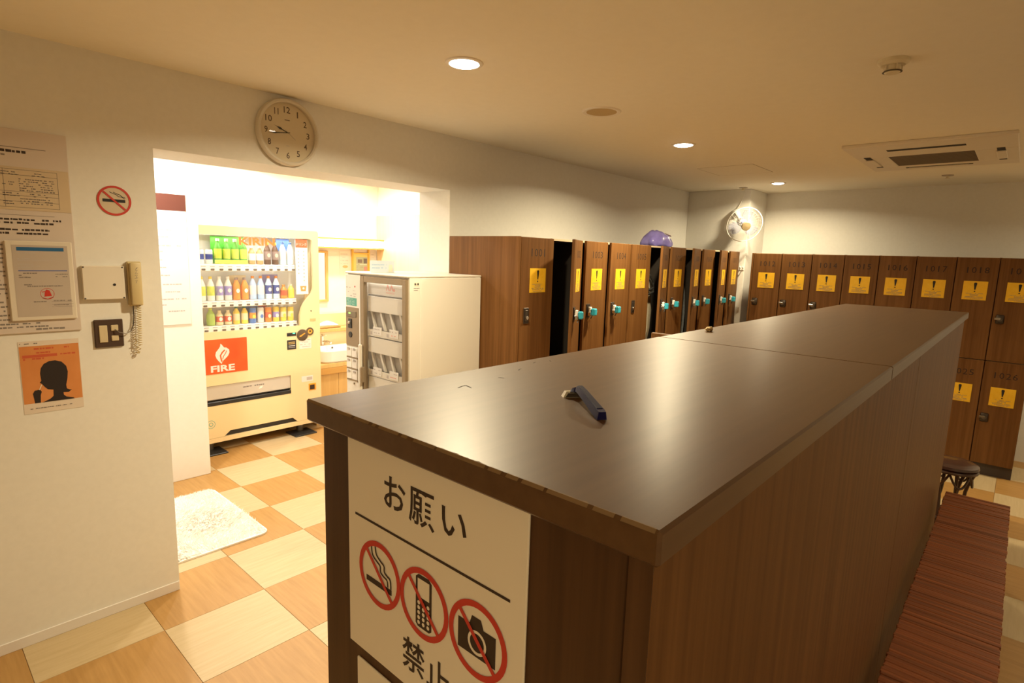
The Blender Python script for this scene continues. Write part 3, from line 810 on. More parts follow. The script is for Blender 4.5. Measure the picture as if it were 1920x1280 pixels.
t = thing('framed_certificate', 'white framed certificate with a blue bar and red round seal', 'certificate', (.43, YW, 1.52))
fx0, fx1, fz0, fz1 = .328, .536, 1.368, 1.680
MB().box(fx0, fx1, YW - .018, YW - .0096, fz0, fz1, mat('frame_white', (.72, .66, .56), .45), .003).build('frame', t)
mb = MB(); F = Fl(mb, YW - .018); F.rect(fx0 + .020, fx1 - .016, fz0 + .016, fz1 - .016, mat('certificate_paper', (.50, .43, .37), .6)); mb.build('sheet', t, False)
mb = MB(); F = Fl(mb, YW - .018); F.layer()
CB = mat('blue_print', (.015, .12, .30), .5); CB2 = mat('blue_line', (.05, .10, .38), .5)
F.rect(.362, .508, 1.642, 1.656, CB); F.rect(.362, .514, 1.563, 1.5665, CB2)
for (a, b, z) in ((.362, .42, 1.632), (.362, .40, 1.610), (.362, .47, 1.603), (.362, .41, 1.588), (.362, .43, 1.581), (.362, .40, 1.574), (.362, .42, 1.553), (.362, .39, 1.545), (.362, .40, 1.537), (.475, .515, 1.549), (.475, .515, 1.539), (.375, .40, 1.508), (.385, .495, 1.502), (.40, .44, 1.440), (.462, .52, 1.443), (.462, .52, 1.425)):
    F.scrib(a, b, z, .0042, FAINT if z > 1.56 else GREYP, .9)
for a in range(3): F.rect(.455, .525, 1.420 + a * .010, 1.4208 + a * .010, GREYP)
F.ring((.444, 1.473), .021, .0225, REDP, 24)
F.poly([(.434, 1.462), (.458, 1.464), (.452, 1.486), (.441, 1.490), (.436, 1.478)], REDP); F.line([(.428, 1.457), (.444, 1.452), (.462, 1.459)], .003, REDP); F.line([(.428, 1.480), (.438, 1.483)], .003, REDP)
mb.build('print', t, False)

t = thing('round_sign', 'round red no smoking sticker on the wall left of the opening', 'sign', (.698, YW, 1.860))
MB().lathe([(.0625, 0), (.0625, .0012)], mat('sticker_clear', (.62, .52, .38), .4), (.698, YW - .0003, 1.860), (0, -1, 0), 40).build('disc', t)
mb = MB(); F = Flat(mb, (.698, YW - .0015, 1.860), (1, 0, 0), (0, 0, 1), (0, -1, 0))
F.rect(-.042, .040, -.006, .0065, BLACK)
for dx in (0, .014): F.line(smooth([(-.016 + dx, .036), (-.004 + dx, .030), (.008 + dx, .026), (.016 + dx * .9, .019), (.028 + dx * .6, .017), (.038 + dx * .2, .010 + dx * .25)]), .0024, BLACK)
mb.build('cigarette', t, False)
mb = MB(); F = Flat(mb, (.698, YW - .0024, 1.860), (1, 0, 0), (0, 0, 1), (0, -1, 0)); F.ring((0, 0), .0535, .062, REDP); F.layer(); F.line([(-.038, .036), (.038, -.036)], .0075, REDP); mb.build('prohibition_ring', t, False)

t = thing('orange_poster', 'orange poster of a dark smoking head silhouette taped on the wall', 'poster', (.44, YW, 1.13))
MB().box(.340, .535, YW - .0012, YW - .0003, .988, 1.284, mat('poster_sheet', (.70, .61, .52), .6)).build('sheet', t)
ORP = noisy('poster_orange', (.60, .22, .06), (.68, .28, .09), .55, (9, 9, 5), 3)
ORR = mat('poster_red', (.55, .10, .04), .55)
mb = MB(); F = Fl(mb, YW - .0012); F.rect(.342, .533, 1.030, 1.264, ORP); F.layer()
F.scrib(.37, .50, 1.248, .008, ORR); F.scrib(.36, .44, 1.232, .007, ORR); F.rect(.350, .46, 1.217, 1.2285, ORR); F.scrib(.47, .52, 1.220, .008, ORR); F.scrib(.352, .42, 1.208, .008, ORR)
F.scrib(.345, .40, 1.272, .005, GREYP)
F.scrib(.36, .50, 1.006, .004, GREYP)
mb.build('print', t, False)
mb = MB(); F = Fl(mb, YW - .0012); F.d = .001; SIL = mat('silhouette', (.018, .012, .012), .55)
F.poly([(.400, 1.030), (.425, 1.041), (.437, 1.052), (.438, 1.078), (.420, 1.082), (.412, 1.092), (.402, 1.108), (.396, 1.112), (.402, 1.120), (.400, 1.150), (.404, 1.172), (.414, 1.188), (.432, 1.198), (.452, 1.199), (.472, 1.191), (.486, 1.172), (.490, 1.148), (.487, 1.120), (.481, 1.092), (.482, 1.076), (.492, 1.070), (.499, 1.070), (.487, 1.060), (.470, 1.062), (.470, 1.052), (.478, 1.042), (.502, 1.034), (.505, 1.030)], SIL)
F.poly([(.376, 1.030), (.394, 1.030), (.396, 1.062), (.400, 1.075), (.395, 1.084), (.378, 1.082), (.372, 1.070), (.374, 1.050)], SIL)
F.line([(.393, 1.082), (.402, 1.104)], .003, SIGNW)
mb.build('head_silhouette', t, False)

t = thing('junction_box', 'flat white junction box cover with four corner screws', 'box', (.635, YW, 1.51))
MB().box(.560, .711, YW - .022, YW - .0005, 1.443, 1.586, mat('box_white', (.74, .68, .58), .45), .003).build('cover', t)
for (a, b) in ((.566, 1.580), (.704, 1.580), (.566, 1.449), (.704, 1.449)):
    MB().cyl((a, YW - .0218, b), (0, -1, 0), .0035, .0016, STEEL, 10).build('screw', t)
MB().cyl((.672, YW - .0218, 1.506), (0, -1, 0), .0055, .0014, BLACKP, 14).build('keyhole', t)

t = thing('wall_phone', 'cream wall intercom handset with writing on it and coiled cord', 'phone', (.748, YW, 1.51))
PH = mat('phone_cream', (.58, .47, .25), .45)
MB().box(.722, .776, YW - .022, YW - .0005, 1.412, 1.605, PH, .004).build('cradle', t)
mb = MB(); mb.box(.728, .770, YW - .044, YW - .0222, 1.416, 1.602, PH, .008, 2); mb.build('handset', t)
mb = MB(); F = Flat(mb, (.749, YW - .044, 1.53), (1, 0, 0), (0, 0, 1), (0, -1, 0))
for q in ([(0, .045), (.006, .050), (-.002, .040)], [(-.003, .036), (.006, .038)], [(.002, .033), (-.004, .022), (.006, .024)], [(-.006, .014), (.004, .018), (-.001, .005)], [(-.007, .002), (.006, .006)], [(-.005, -.008), (.003, -.004), (-.003, -.018)]):
    F.line(q, .0018, GREYP)
mb.build('handwriting', t, False)
mb = MB(); pts = []
for k in range(150):
    s_ = k / 149; a = s_ * 2 * PI * 17
    pts.append((.757 + .0085 * math.cos(a) - .006 * s_, YW - .022 + .0085 * math.sin(a), 1.412 - .175 * s_))
mb.tube(pts, .0017, PH, 5); pts2 = []
for k in range(60):
    s_ = k / 59; a = s_ * 2 * PI * 7
    pts2.append((.751 - .018 * s_ + .006 * math.cos(a), YW - .016 + .006 * math.sin(a), 1.237 + .05 * s_ - .06 * math.sin(PI * s_)))
mb.tube(pts2, .0016, PH, 5); mb.build('coiled_cord', t)

t = thing('switch_panel', 'brown framed light switch plate with three pale rockers', 'light switch', (.642, YW, 1.296))
MB().box(.590, .695, YW - .010, YW - .0005, 1.236, 1.356, mat('switch_brown', (.070, .042, .030), .4), .003).build('plate', t)
SWC = mat('switch_cream', (.60, .50, .32), .45)
for (a, b, c, d) in ((.606, .636, 1.258, 1.332), (.649, .676, 1.306, 1.332), (.649, .676, 1.262, 1.286)):
    MB().box(a, b, YW - .014, YW - .0102, c, d, SWC, .002).build('rocker', t)
mb = MB(); mb.tube([(.662, YW - .016, 1.312), (.675, YW - .024, 1.300), (.700, YW - .024, 1.292), (.722, YW - .018, 1.302), (.733, YW - .012, 1.325), (.738, YW - .010, 1.36), (.738, YW - .012, 1.412)], .0022, STEEL, 6); mb.build('phone_wire', t)

# ------------------------------------------------------------------ washroom: wall panel, mat, vending machines
t = thing('washroom_rules_sign', 'tall white panel with brown header seen inside the washroom', 'sign', (1.2, 4.35, 1.6))
MB().box(.95, 1.452, 4.344, 4.3495, 1.135, 2.022, mat('panel_white', (.80, .77, .72), .5), .001).build('panel', t)
mb = MB(); F = Fl(mb, 4.344); F.rect(.95, 1.452, 1.912, 2.022, mat('header_brown', (.12, .032, .018), .6)); mb.build('header', t, False)
mb = MB(); F = Fl(mb, 4.344); z = 1.86
for b in (1.40, 1.30, 1.37, 1.34, 1.41, 1.30, 1.29, 1.33, 1.33, 1.40, 1.39, 1.43, 1.31, 1.42):
    F.scrib(.97, b, z, .010, FAINT, .85); z -= random.uniform(.036, .062)
mb.build('print', t, False)

mx0, mx1, my0, my1 = .62, 1.425, 3.165, 4.035
t = thing('shaggy_mat', 'fluffy white bath mat on the checkered floor of the washroom', 'mat', ((mx0 + mx1) / 2, (my0 + my1) / 2, 0))
def rrect(x0, x1, y0, y1, r, n=6):
    p = []
    for (cx, cy, a0) in ((x1 - r, y0 + r, -PI / 2), (x1 - r, y1 - r, 0), (x0 + r, y1 - r, PI / 2), (x0 + r, y0 + r, PI)):
        for k in range(n + 1): p.append((cx + r * math.cos(a0 + k * PI / 2 / n), cy + r * math.sin(a0 + k * PI / 2 / n)))
    return p
FUR = noisy('mat_pile', (.80, .76, .69), (.90, .87, .82), .95, (9, 9, 9), 4)
MB().prism(rrect(mx0, mx1, my0, my1, .05), 2, .0005, .010, FUR).build('backing', t)
mb = MB(); vs_ = []; fs = []
for k in range(15000):
    x, y = random.uniform(mx0 + .006, mx1 - .006), random.uniform(my0 + .006, my1 - .006)
    dx, dy = min(x - mx0, mx1 - x), min(y - my0, my1 - y)
    if dx < .05 and dy < .05 and math.hypot(.05 - dx, .05 - dy) > .05: continue
    a = random.uniform(0, 2 * PI); b = 1.3 + 1.4 * math.sin(x * 9) + 1.2 * math.cos(y * 8) + random.uniform(-.9, .9)
    ln = random.uniform(.012, .026); wd = random.uniform(.002, .0045)
    c, s_ = math.cos(a) * wd, math.sin(a) * wd; i = len(vs_)
    vs_ += [(x - c, y - s_, .009), (x + c, y + s_, .009), (x + math.cos(b) * ln * .9, y + math.sin(b) * ln * .9, .010 + ln * .55)]
    fs.append((i, i + 1, i + 2))
mb.add(vs_, fs, FUR); o = mb.build('pile', t, False); o['kind'] = 'stuff'

# --- drink vending machine, front at y = VY
VY = 4.78; vx0, vx1, vzt = 1.56, 2.682, 1.845
VC = mat('vending_cream', (.86, .69, .40), .35)
VIN = mat('vending_inside', (.84, .82, .76), .5)
t = thing('vending_machine', 'cream drink vending machine with rows of bottles and an orange panel', 'vending machine', ((vx0 + vx1) / 2, VY + .35, 0))
zb = .085
mb = MB(); mb.box(vx0, vx1, VY + .2, VY + .70, zb, vzt, VC, .01); mb.box(vx0, vx0 + .03, VY + .03, VY + .2, zb, vzt, VC); mb.box(vx1 - .03, vx1, VY + .03, VY + .2, zb, vzt, VC)
mb.box(vx0 + .03, vx1 - .03, VY + .03, VY + .2, vzt - .03, vzt, VC); mb.box(vx0 + .03, vx1 - .03, VY + .06, VY + .2, zb, .97, VC)
mb.build('cabinet', t)
mb = MB(); wx0, wx1, wz0, wz1 = 1.60, 2.625, 1.003, 1.772
mb.prism([(vx0 + .006, wz1), (vx1 - .006, wz1), (vx1, wz1), (vx1, vzt - .02), (vx1 - .006, vzt - .006), (vx1 - .02, vzt), (vx0 + .02, vzt), (vx0, vzt - .02), (vx0, wz1)], 1, VY, VY + .03, VC)
mb.prism([(vx0, wz0), (wx0, wz0), (wx0, wz1), (vx0, wz1)], 1, VY, VY + .03, VC)
arc = [(2.625, 1.30)] + [(2.625 - .135 * math.sin(a), 1.165 + .135 * math.cos(a) - .0) for a in [PI / 2 * k / 6 for k in range(1, 6)]]
mb.prism([(vx1, wz0), (vx1, wz1), (2.600, wz1), (2.618, wz1 - .010), (2.625, wz1 - .03), (2.625, 1.335), (2.610, 1.292), (2.575, 1.252), (2.535, 1.205), (2.508, 1.155), (2.492, 1.095), (2.490, wz0)], 1, VY, VY + .03, VC)
# lower front, around the delivery slot
dx0, dx1, dz0, dz1 = 1.62, 2.388, .395, .562
mb.prism([(vx0, dz1), (vx1, dz1), (vx1, wz0), (vx0, wz0)], 1, VY, VY + .03, VC)
mb.prism([(vx0, dz0), (dx0, dz0), (dx0, dz1), (vx0, dz1)], 1, VY, VY + .03, VC)
mb.prism([(dx1, dz0), (vx1, dz0), (vx1, dz1), (dx1, dz1)], 1, VY, VY + .03, VC)
mb.prism([(vx0, .125), (1.80, .125), (1.85, .166), (2.40, .166), (2.44, .125), (vx1, .125), (vx1, dz0), (vx0, dz0)], 1, VY, VY + .03, VC)
mb.prism([(vx0, zb), (vx1, zb), (vx1, .1225), (vx0, .1225)], 1, VY - .004, VY + .03, VC)
mb.build('front_panel', t)
MB().box(1.79, 2.46, VY + .020, VY + .032, .12, .170, BLACKP).build('kick_vent', t)
for xx in (vx0 + .03, vx1 - .30):
    MB().box(xx, xx + .21, VY - .075, VY + .12, 0, .012, BLACKP, .004).build('foot_plate', t)
    MB().cyl((xx + .12, VY + .08, .012), (0, 0, 1), .03, .074, STEEL, 14).build('foot', t)
mb = MB(); mb.box(wx0 - .005, 2.63, VY + .185, VY + .199, .98, 1.80, VIN); mb.box(wx0 - .005, 2.63, VY + .03, VY + .19, 1.775, 1.80, VIN); mb.build('display_back', t)
for (za, zb_) in ((1.487, 1.542), (1.198, 1.247), (1.000, 1.047)):
    s_ = MB().box(wx0 + .001, 2.462 if za < 1.4 else 2.455, VY + .004, VY + .12, za, zb_, VIN, .003).build('shelf', t)
    if za > 1.4 : pass
    for k in range(12):
        x = 1.703 + k * .0672
        MB().box(x - .0145, x + .0145, VY - .001, VY + .0035, za + .007, za + .021, mat('button_dark', (.16, .13, .10), .4), .003).build('button', s_)
    mb = MB(); F = Flat(mb, (0, VY + .004, 0), (1, 0, 0), (0, 0, 1), (0, -1, 0))
    for k in range(12):
        x = 1.703 + k * .0672; F.rect(x - .018, x + .018, za + .034, za + .041, FAINT)
    mb.build('price_tags', s_, False)
GL = glass('display_glass')
for (za, zb_) in ((1.543, 1.771), (1.248, 1.486), (1.048, 1.197)):
    MB().box(wx0 + .001, 2.4895 if za < 1.1 else 2.456, VY + .010, VY + .013, za, zb_, GL).build('display_pane', t)
# price card at the right of the window
pc = MB().box(2.468, 2.582, VY + .012, VY + .016, 1.283, 1.768, mat('card_pale', (.70, .80, .80), .5)).build('price_card', t)
mb = MB(); F = Flat(mb, (0, VY + .012, 0), (1, 0, 0), (0, 0, 1), (0, -1, 0))
F.rect(2.470, 2.580, 1.695, 1.766, mat('card_red', (.72, .16, .07), .5)); F.layer(); F.text('ドリンク', 2.480, 2.572, 1.712, 1.735, PAPER)
for c_, b_ in ((2.495, 7), (2.545, 9)):
    for q in range(b_): F.rect(c_ - .006, c_ + .006, 1.655 - q * .032, 1.667 - q * .032, FAINT)
F.poly([(2.512, 1.310), (2.556, 1.310), (2.564, 1.356), (2.504, 1.356)], mat('cup_orange', (.70, .32, .10), .5)); F.layer(); F.disc((2.536, 1.335), .010, PAPER, 12)
mb.build('print', pc, False)
# red brand letters on the glass of the top row
mb = MB(); F = Flat(mb, (0, VY + .010, 0), (1, 0, 0), (0, 0, 1), (0, -1, 0)); F.text('KIRIN', 1.985, 2.285, 1.700, 1.763, mat('brand_orange', (.82, .19, .04), .5), .03); mb.build('brand_letters', t, False)
# flame panel
fp = MB().box(1.645, 2.012, VY - .004, VY, .658, .941, noisy('flame_orange', (.70, .085, .012), (.78, .13, .02), .45, (4, 4, 4), 2), .002).build('flame_panel', t)
mb = MB(); F = Flat(mb, (0, VY - .004, 0), (1, 0, 0), (0, 0, 1), (0, -1, 0))
FW = mat('flame_white', (.84, .80, .74), .5)
F.poly([(1.800, .905), (1.812, .893), (1.826, .872), (1.846, .868), (1.866, .850), (1.868, .826), (1.856, .800), (1.836, .780), (1.818, .765), (1.806, .748), (1.803, .735), (1.782, .760), (1.765, .785), (1.757, .812), (1.763, .838), (1.782, .860), (1.797, .882)], FW)
F.layer(); F.line([(1.832, .850), (1.812, .832), (1.796, .806), (1.800, .780), (1.806, .755)], .011, MATS['flame_orange']); F.line([(1.846, .842), (1.836, .820), (1.820, .800), (1.812, .775)], .006, MATS['flame_orange'])
F.text('FIRE', 1.718, 1.906, .674, .728, FW, .035)
mb.build('flame_logo', fp, False)
# coin and bill slots
MB().box(2.362, 2.450, VY - .003, VY, .915, .945, BLACKP, .001).build('bill_slot', t)
MB().box(2.415, 2.437, VY - .005, VY - .0032, .934, .943, mat('green_lamp', (.05, .6, .3), .4, emit=(.1, 1, .5), es=1.6), .001).build('lamp', t)
MB().lathe([(.052, 0), (.052, .006), (.047, .008), (0, .008)], mat('coin_dark', (.10, .065, .035), .4), (2.506, VY, .916), (0, -1, 0), 28).build('coin_slot', t)
mb = MB(); F = Flat(mb, (2.506, VY - .008, .916), (1, 0, 0), (0, 0, 1), (0, -1, 0)); F.poly([(-.030, -.016), (-.012, -.012), (.012, .004), (.028, .014), (.020, .020), (.000, .010), (-.018, .000), (-.028, -.002)], mat('arrow_orange', (.80, .36, .04), .5)); mb.build('arrow', t, False)
MB().lathe([(.036, 0), (.036, .005), (.032, .006)], mat('coin_ring', (.12, .075, .035), .4), (2.580, VY, .944), (0, -1, 0), 24).build('return_knob', t)
mb = MB(); F = Flat(mb, (2.580, VY - .006, .944), (1, 0, 0), (0, 0, 1), (0, -1, 0)); F.disc((0, 0), .022, MATS['arrow_orange'], 20); F.layer(); F.disc((0, .002), .009, BROWNP, 14); mb.build('knob_face', t, False)
MB().box(2.362, 2.446, VY - .004, VY, .795, .880, BLACKP, .002).build('amount_display', t)
mb = MB(); F = Flat(mb, (2.404, VY - .004, .838), (1, 0, 0), (0, 0, 1), (0, -1, 0)); F.rect(-.030, .030, .004, .026, mat('display_amber', (.55, .38, .14), .5)); F.scrib(-.026, .026, .011, .008, PAPER); F.rect(-.030, .030, -.012, -.007, PAPER); F.rect(-.030, .030, -.026, -.022, FAINT); mb.build('display_print', t, False)
mb = MB(); mb.box(2.478, 2.592, VY - .0012, VY, .790, .880, PAPER); F = Flat(mb, (2.535, VY - .0012, .835), (1, 0, 0), (0, 0, 1), (0, -1, 0))
for q in range(4): F.scrib(-.050, .048, .030 - q * .02, .008, FAINT, .7)
mb.build('instruction_label', t, False)
mb = MB(); mb.box(2.490, 2.600, VY - .0012, VY, .483, .535, PAPER); F = Flat(mb, (2.545, VY - .0012, .509), (1, 0, 0), (0, 0, 1), (0, -1, 0)); F.rect(-.006, .048, -.014, .014, FAINT); mb.build('machine_label', t, False)
mb = MB(); mb.box(2.556, 2.628, VY - .006, VY, .395, .460, mat('return_orange', (.85, .36, .02), .4), .003); mb.box(2.566, 2.612, VY - .0075, VY - .006, .404, .446, BROWNP); mb.build('coin_return', t)
MB().box(2.585, 2.640, VY - .0015, VY, 1.035, 1.060, mat('name_plate', (.62, .48, .22), .4)).build('name_plate', t)
MB().cyl((2.597, VY, 1.13), (0, -1, 0), .006, .003, STEEL, 10).build('door_lock', t)
mb = MB(); F = Flat(mb, (1.700, VY, .244), (1, 0, 0), (0, 0, 1), (0, -1, 0)); F.ring((0, 0), .030, .034, mat('eco_green', (.16, .42, .34), .5), 24); F.ring((0, 0), .012, .017, MATS['eco_green'], 18); mb.build('eco_mark', t, False)
# delivery slot
MB().box(dx0, dx1, VY + .05, VY + .059, dz0, dz1, mat('slot_back', (.30, .27, .23), .5)).build('delivery_back', t)
MB().box(dx0 + .004, dx1 - .004, VY + .008, VY + .012, .445, dz1 - .003, mat('flap_plastic', (.58, .53, .46), .25)).build('delivery_flap', t)
MB().box(dx0, dx1, VY - .003, VY + .045, dz0, .428, BLACKP, .004).build('delivery_lip', t)
mb = MB(); F = Flat(mb, (0, VY + .008, 0), (1, 0, 0), (0, 0, 1), (0, -1, 0)); F.scrib(1.95, 2.15, .510, .012, GREYP); F.poly([(2.10, .480), (2.13, .485), (2.14, .505), (2.115, .500)], PAPER); mb.build('flap_print', t, False)
# lamp inside the display: tube behind the header
ld = bpy.data.lights.new('display_lamp', 'AREA'); ld.shape = 'RECTANGLE'; ld.size = .9; ld.size_y = .03; ld.energy = 4.5; ld.color = (1, .97, .90)
lo = bpy.data.objects.new('display_lamp', ld); C.objects.link(lo); lo.parent = t; lo.location = Vector((2.05, VY + .06, 1.774)) - t.location; lo.rotation_euler = (math.radians(-18), 0, 0)

# --- the display bottles and cans
def bottle_set(key, body, label, cap, rad, h, kind, lab2=None):
    A = MB(); B = MB(); D = MB()
    if kind == 'bottle':
        A.lathe([(0, 0), (rad * .85, 0), (rad, .006), (rad, h * .60), (rad * .92, h * .66), (rad * .62, h * .78), (rad * .42, h * .86), (rad * .42, h * .90)], body, n=18)
        B.lathe([(rad * 1.01, h * .22), (rad * 1.015, h * .23), (rad * 1.015, h * .59), (rad * 1.01, h * .60)], label, n=18); B.f = [q for q in B.f if len(q) == 4]; B.mi = B.mi[:len(B.f)]
        D.lathe([(rad * .46, h * .895), (rad * .46, h * .99), (rad * .40, h), (0, h)], cap, n=14)
    else:
        A.lathe([(0, 0), (rad * .86, 0), (rad, .008), (rad, h - .012), (rad * .88, h - .002), (rad * .86, h - .002)], body, n=18)
        B.lathe([(rad * 1.01, h * .30), (rad * 1.012, h * .31), (rad * 1.012, h * .66), (rad * 1.01, h * .67)], label, n=18); B.f = [q for q in B.f if len(q) == 4]; B.mi = B.mi[:len(B.f)]
        D.lathe([(rad * .86, h - .003), (rad * .84, h), (rad * .78, h), (rad * .76, h - .003), (0, h - .003)], cap, n=14)
    if lab2:
        F = Flat(B, (0, -rad * 1.03, h * .42), (1, 0, 0), (0, 0, 1), (0, -1, 0)); F.disc((0, 0), rad * .48, lab2, 14, rad * .6)
    return (key, A.mesh('body'), B.mesh('label'), D.mesh('cap' if kind == 'bottle' else 'lid'), kind)
def c_(n, *a): return mat('drink_' + n, a, .35)
GRN = c_('green', .10, .42, .05); LGR = c_('lime', .62, .72, .10); BRN = c_('milk_tea', .52, .30, .12); WHT = c_('white', .84, .83, .80); DKB = c_('dark_tea', .10, .045, .02)
GRB = c_('grey_brown', .30, .22, .20); CLB = c_('water', .62, .78, .84); BLU = c_('blue', .10, .22, .60); PUR = c_('violet', .34, .30, .66); ORG = c_('orange', .85, .30, .05); YLW = c_('yellow', .88, .68, .10)
RED = c_('red', .74, .12, .05); CLR = c_('clear', .80, .80, .76); DGN = c_('dark_green', .03, .16, .07); NVY = c_('navy', .05, .08, .32); MLN = c_('melon', .42, .60, .12); CRM = c_('cream', .84, .74, .48); LBL = c_('pale_blue', .42, .58, .80)
BL_ = 'bottle'; CN_ = 'can'
KINDS = {
    'tea': bottle_set('green tea bottle', GRN, LGR, WHT, .0285, .202, BL_, YLW),
    'milk': bottle_set('milk tea bottle with white label', BRN, WHT, WHT, .0285, .150, BL_),
    'dark': bottle_set('dark tea bottle with grey label', DKB, GRB, YLW, .0285, .185, BL_, CRM),
    'water': bottle_set('clear water bottle with pale blue label', CLB, WHT, BLU, .0285, .195, BL_, CLB),
    'navycan': bottle_set('short navy can', WHT, NVY, STEEL, .026, .115, CN_),
    'limew': bottle_set('clear bottle with yellow-green label', CLR, LGR, YLW, .028, .195, BL_, YLW),
    'violet': bottle_set('clear bottle with violet label', CLR, PUR, WHT, .028, .195, BL_, WHT),
    'orange': bottle_set('orange juice bottle with grey cap', ORG, ORG, GRB, .0295, .185, BL_, WHT),
    'sport': bottle_set('pale sports drink bottle with orange cap', LBL, WHT, ORG, .028, .198, BL_),
    'navyb': bottle_set('navy coffee bottle with orange cap', CLB, NVY, ORG, .028, .198, BL_, WHT),
    'smallor': bottle_set('small round orange bottle', ORG, RED, ORG, .029, .120, BL_),
    'smallye': bottle_set('small round yellow bottle', YLW, YLW, CRM, .029, .122, BL_),
    'melon': bottle_set('green melon soda bottle', MLN, MLN, LGR, .031, .142, BL_),
    'redb': bottle_set('short bottle with red label', CRM, RED, CRM, .0285, .120, BL_, WHT),
    'greencap': bottle_set('yellow bottle with dark green cap', YLW, CRM, DGN, .0275, .146, BL_),
    'bluecan': bottle_set('blue can with orange label', BLU, ORG, STEEL, .028, .132, CN_, YLW),
    'whitecan': bottle_set('white can with blue oval', WHT, WHT, NVY, .028, .132, CN_, BLU),
    'redcan': bottle_set('orange can with white top', ORG, RED, WHT, .028, .130, CN_, CRM),
    'purcan': bottle_set('violet and yellow can', YLW, PUR, YLW, .028, .130, CN_, WHT),
    'yelcan': bottle_set('yellow can', YLW, CRM, GRB, .027, .125, CN_, YLW)}
ROWS = [('top', 1.543, ['navycan', 'navycan', 'tea', 'tea', 'tea', 'tea', 'milk', 'milk', 'dark', 'dark', 'water', 'water']),
        ('middle', 1.248, ['limew', 'limew', 'violet', 'violet', 'orange', 'orange', 'sport', 'sport', 'navyb', 'navyb', 'smallor', 'smallye']),
        ('bottom', 1.048, ['melon', 'redb', 'redb', 'greencap', 'greencap', 'bluecan', 'whitecan', 'redcan', 'purcan', 'yelcan', 'yelcan'])]
made = {}
for row, z, ks in ROWS:
    xs0 = 1.703 if len(ks) == 12 else 1.760
    for k, kk in enumerate(ks):
        key, ma, mb_, mc, kind = KINDS[kk]
        nk = ks.count(kk); pos = ks[:k].count(kk)
        which = '' if nk == 1 else (('left', 'right')[pos] if nk == 2 else ('first', 'second', 'third', 'fourth')[pos]) + ' '
        lab = (which + key + ', ' + row + ' row of the drink machine')
        if nk == 1: lab = 'single ' + lab
        x = xs0 + k * .0672
        t = thing('drink_bottle' if kind == BL_ else 'drink_can', lab, 'bottle' if kind == BL_ else 'can', (x, VY + .062, z + .0003), row + ' row of drinks in the vending machine')
        child('body', ma, t); child('label', mb_, t); child('cap' if kind == BL_ else 'lid', mc, t)
# coloured cards behind some bottles
vm = bpy.data.objects['vending_machine']
for (a, b, z0, z1, mt) in ((1.80, 2.06, 1.545, 1.765, GRN), (2.34, 2.458, 1.66, 1.765, BLU), (1.93, 2.07, 1.26, 1.45, CRM), (2.21, 2.345, 1.36, 1.455, PUR), (2.04, 2.16, 1.06, 1.19, BLU), (2.165, 2.24, 1.06, 1.19, RED)):
    MB().box(a, b, VY + .105, VY + .108, z0, z1, mt).build('display_card', vm)
mb = MB(); F = Flat(mb, (0, VY + .030, 0), (1, 0, 0), (0, 0, 1), (0, -1, 0)); mb.box(1.80, 2.06, VY + .026, VY + .030, 1.545, 1.577, LGR); mb.build('display_card', vm)

# --- milk vending machine: front faces -X at x = MX, side at y = 2.6
MX, my0_, my1_, mzt = 2.0, 2.60, 3.24, 1.55
MXB = 2.595
MW = mat('milk_machine_white', (.76, .73, .66), .38)
BRZ = mat('bronze_frame', (.30, .23, .15), .38, .35)
t = thing('milk_vending_machine', 'white milk vending machine with bronze framed glass door by the lockers', 'vending machine', ((MX + MXB) / 2, (my0_ + my1_) / 2, 0))
mb = MB(); mb.box(MX + .10, MXB, my0_, my1_, .03, mzt - .012, MW, .004); mb.box(MX + .02, MX + .10, my0_, my0_ + .025, .03, mzt - .012, MW); mb.box(MX + .02, MX + .10, 3.06, my1_, .03, mzt - .012, MW)
mb.box(MX + .02, MX + .10, my0_ + .025, 3.06, mzt - .04, mzt - .012, MW); mb.box(MX + .02, MX + .10, my0_ + .025, 3.06, .03, .3, MW); mb.build('cabinet', t)
MB().box(MX, MXB, my0_ - .001, my1_ + .001, mzt - .011, mzt, MW, .003).build('top_plate', t)
for (a, b) in ((MX + .05, my0_ + .05), (MX + .05, my1_ - .05), (MXB - .05, my0_ + .05), (MXB - .05, my1_ - .05)): MB().cyl((a, b, 0), (0, 0, 1), .02, .03, STEEL, 12).build('foot', t)
def Fm(mb, x): return Flat(mb, (x, 0, 0), (0, -1, 0), (0, 0, 1), (-1, 0, 0))
# control column
cp = MB().box(MX + .004, MX + .02, 3.075, my1_, .05, mzt - .018, MW, .002).build('control_panel', t)
mb = MB(); F = Fm(mb, MX + .004)
F.rect(-3.235, -3.115, 1.335, 1.385, mat('teal_print', (.10, .38, .30), .5)); F.layer()
for q in range(5): F.scrib(-3.230, -3.14, 1.341 + q * .0085, .004, mat('pale_teal', (.45, .66, .58), .5))
F.scrib(-3.235, -3.18, 1.447, .007, FAINT); F.disc((-3.134, 1.458), .006, REDP, 10)
for (a, z) in ((-3.215, 1.42), (-3.155, 1.428), (-3.165, 1.408), (-3.14, 1.408), (-3.19, 1.395), (-3.15, 1.393)): F.scrib(a, a + .022, z, .007, FAINT)
mb.build('print', cp, False)
MB().box(MX, MX + .004, 3.095, 3.236, 1.075, 1.325, BRZ, .001).build('coin_panel', cp)
mb = MB(); mb.box(MX - .004, MX, 3.115, 3.225, 1.262, 1.300, mat('coin_display', (.18, .14, .09), .4), .002); mb.box(MX - .006, MX - .0042, 3.175, 3.195, 1.283, 1.292, mat('small_green_lamp', (.3, .6, .1), .4, emit=(.4, 1, .2), es=1.0)); mb.build('coin_display', cp)
mb = MB(); mb.box(MX - .004, MX, 3.165, 3.205, 1.190, 1.250, BLACKP, .003); mb.sphere((MX - .006, 3.187, 1.226), .010, CHROME); mb.build('coin_slot', cp)
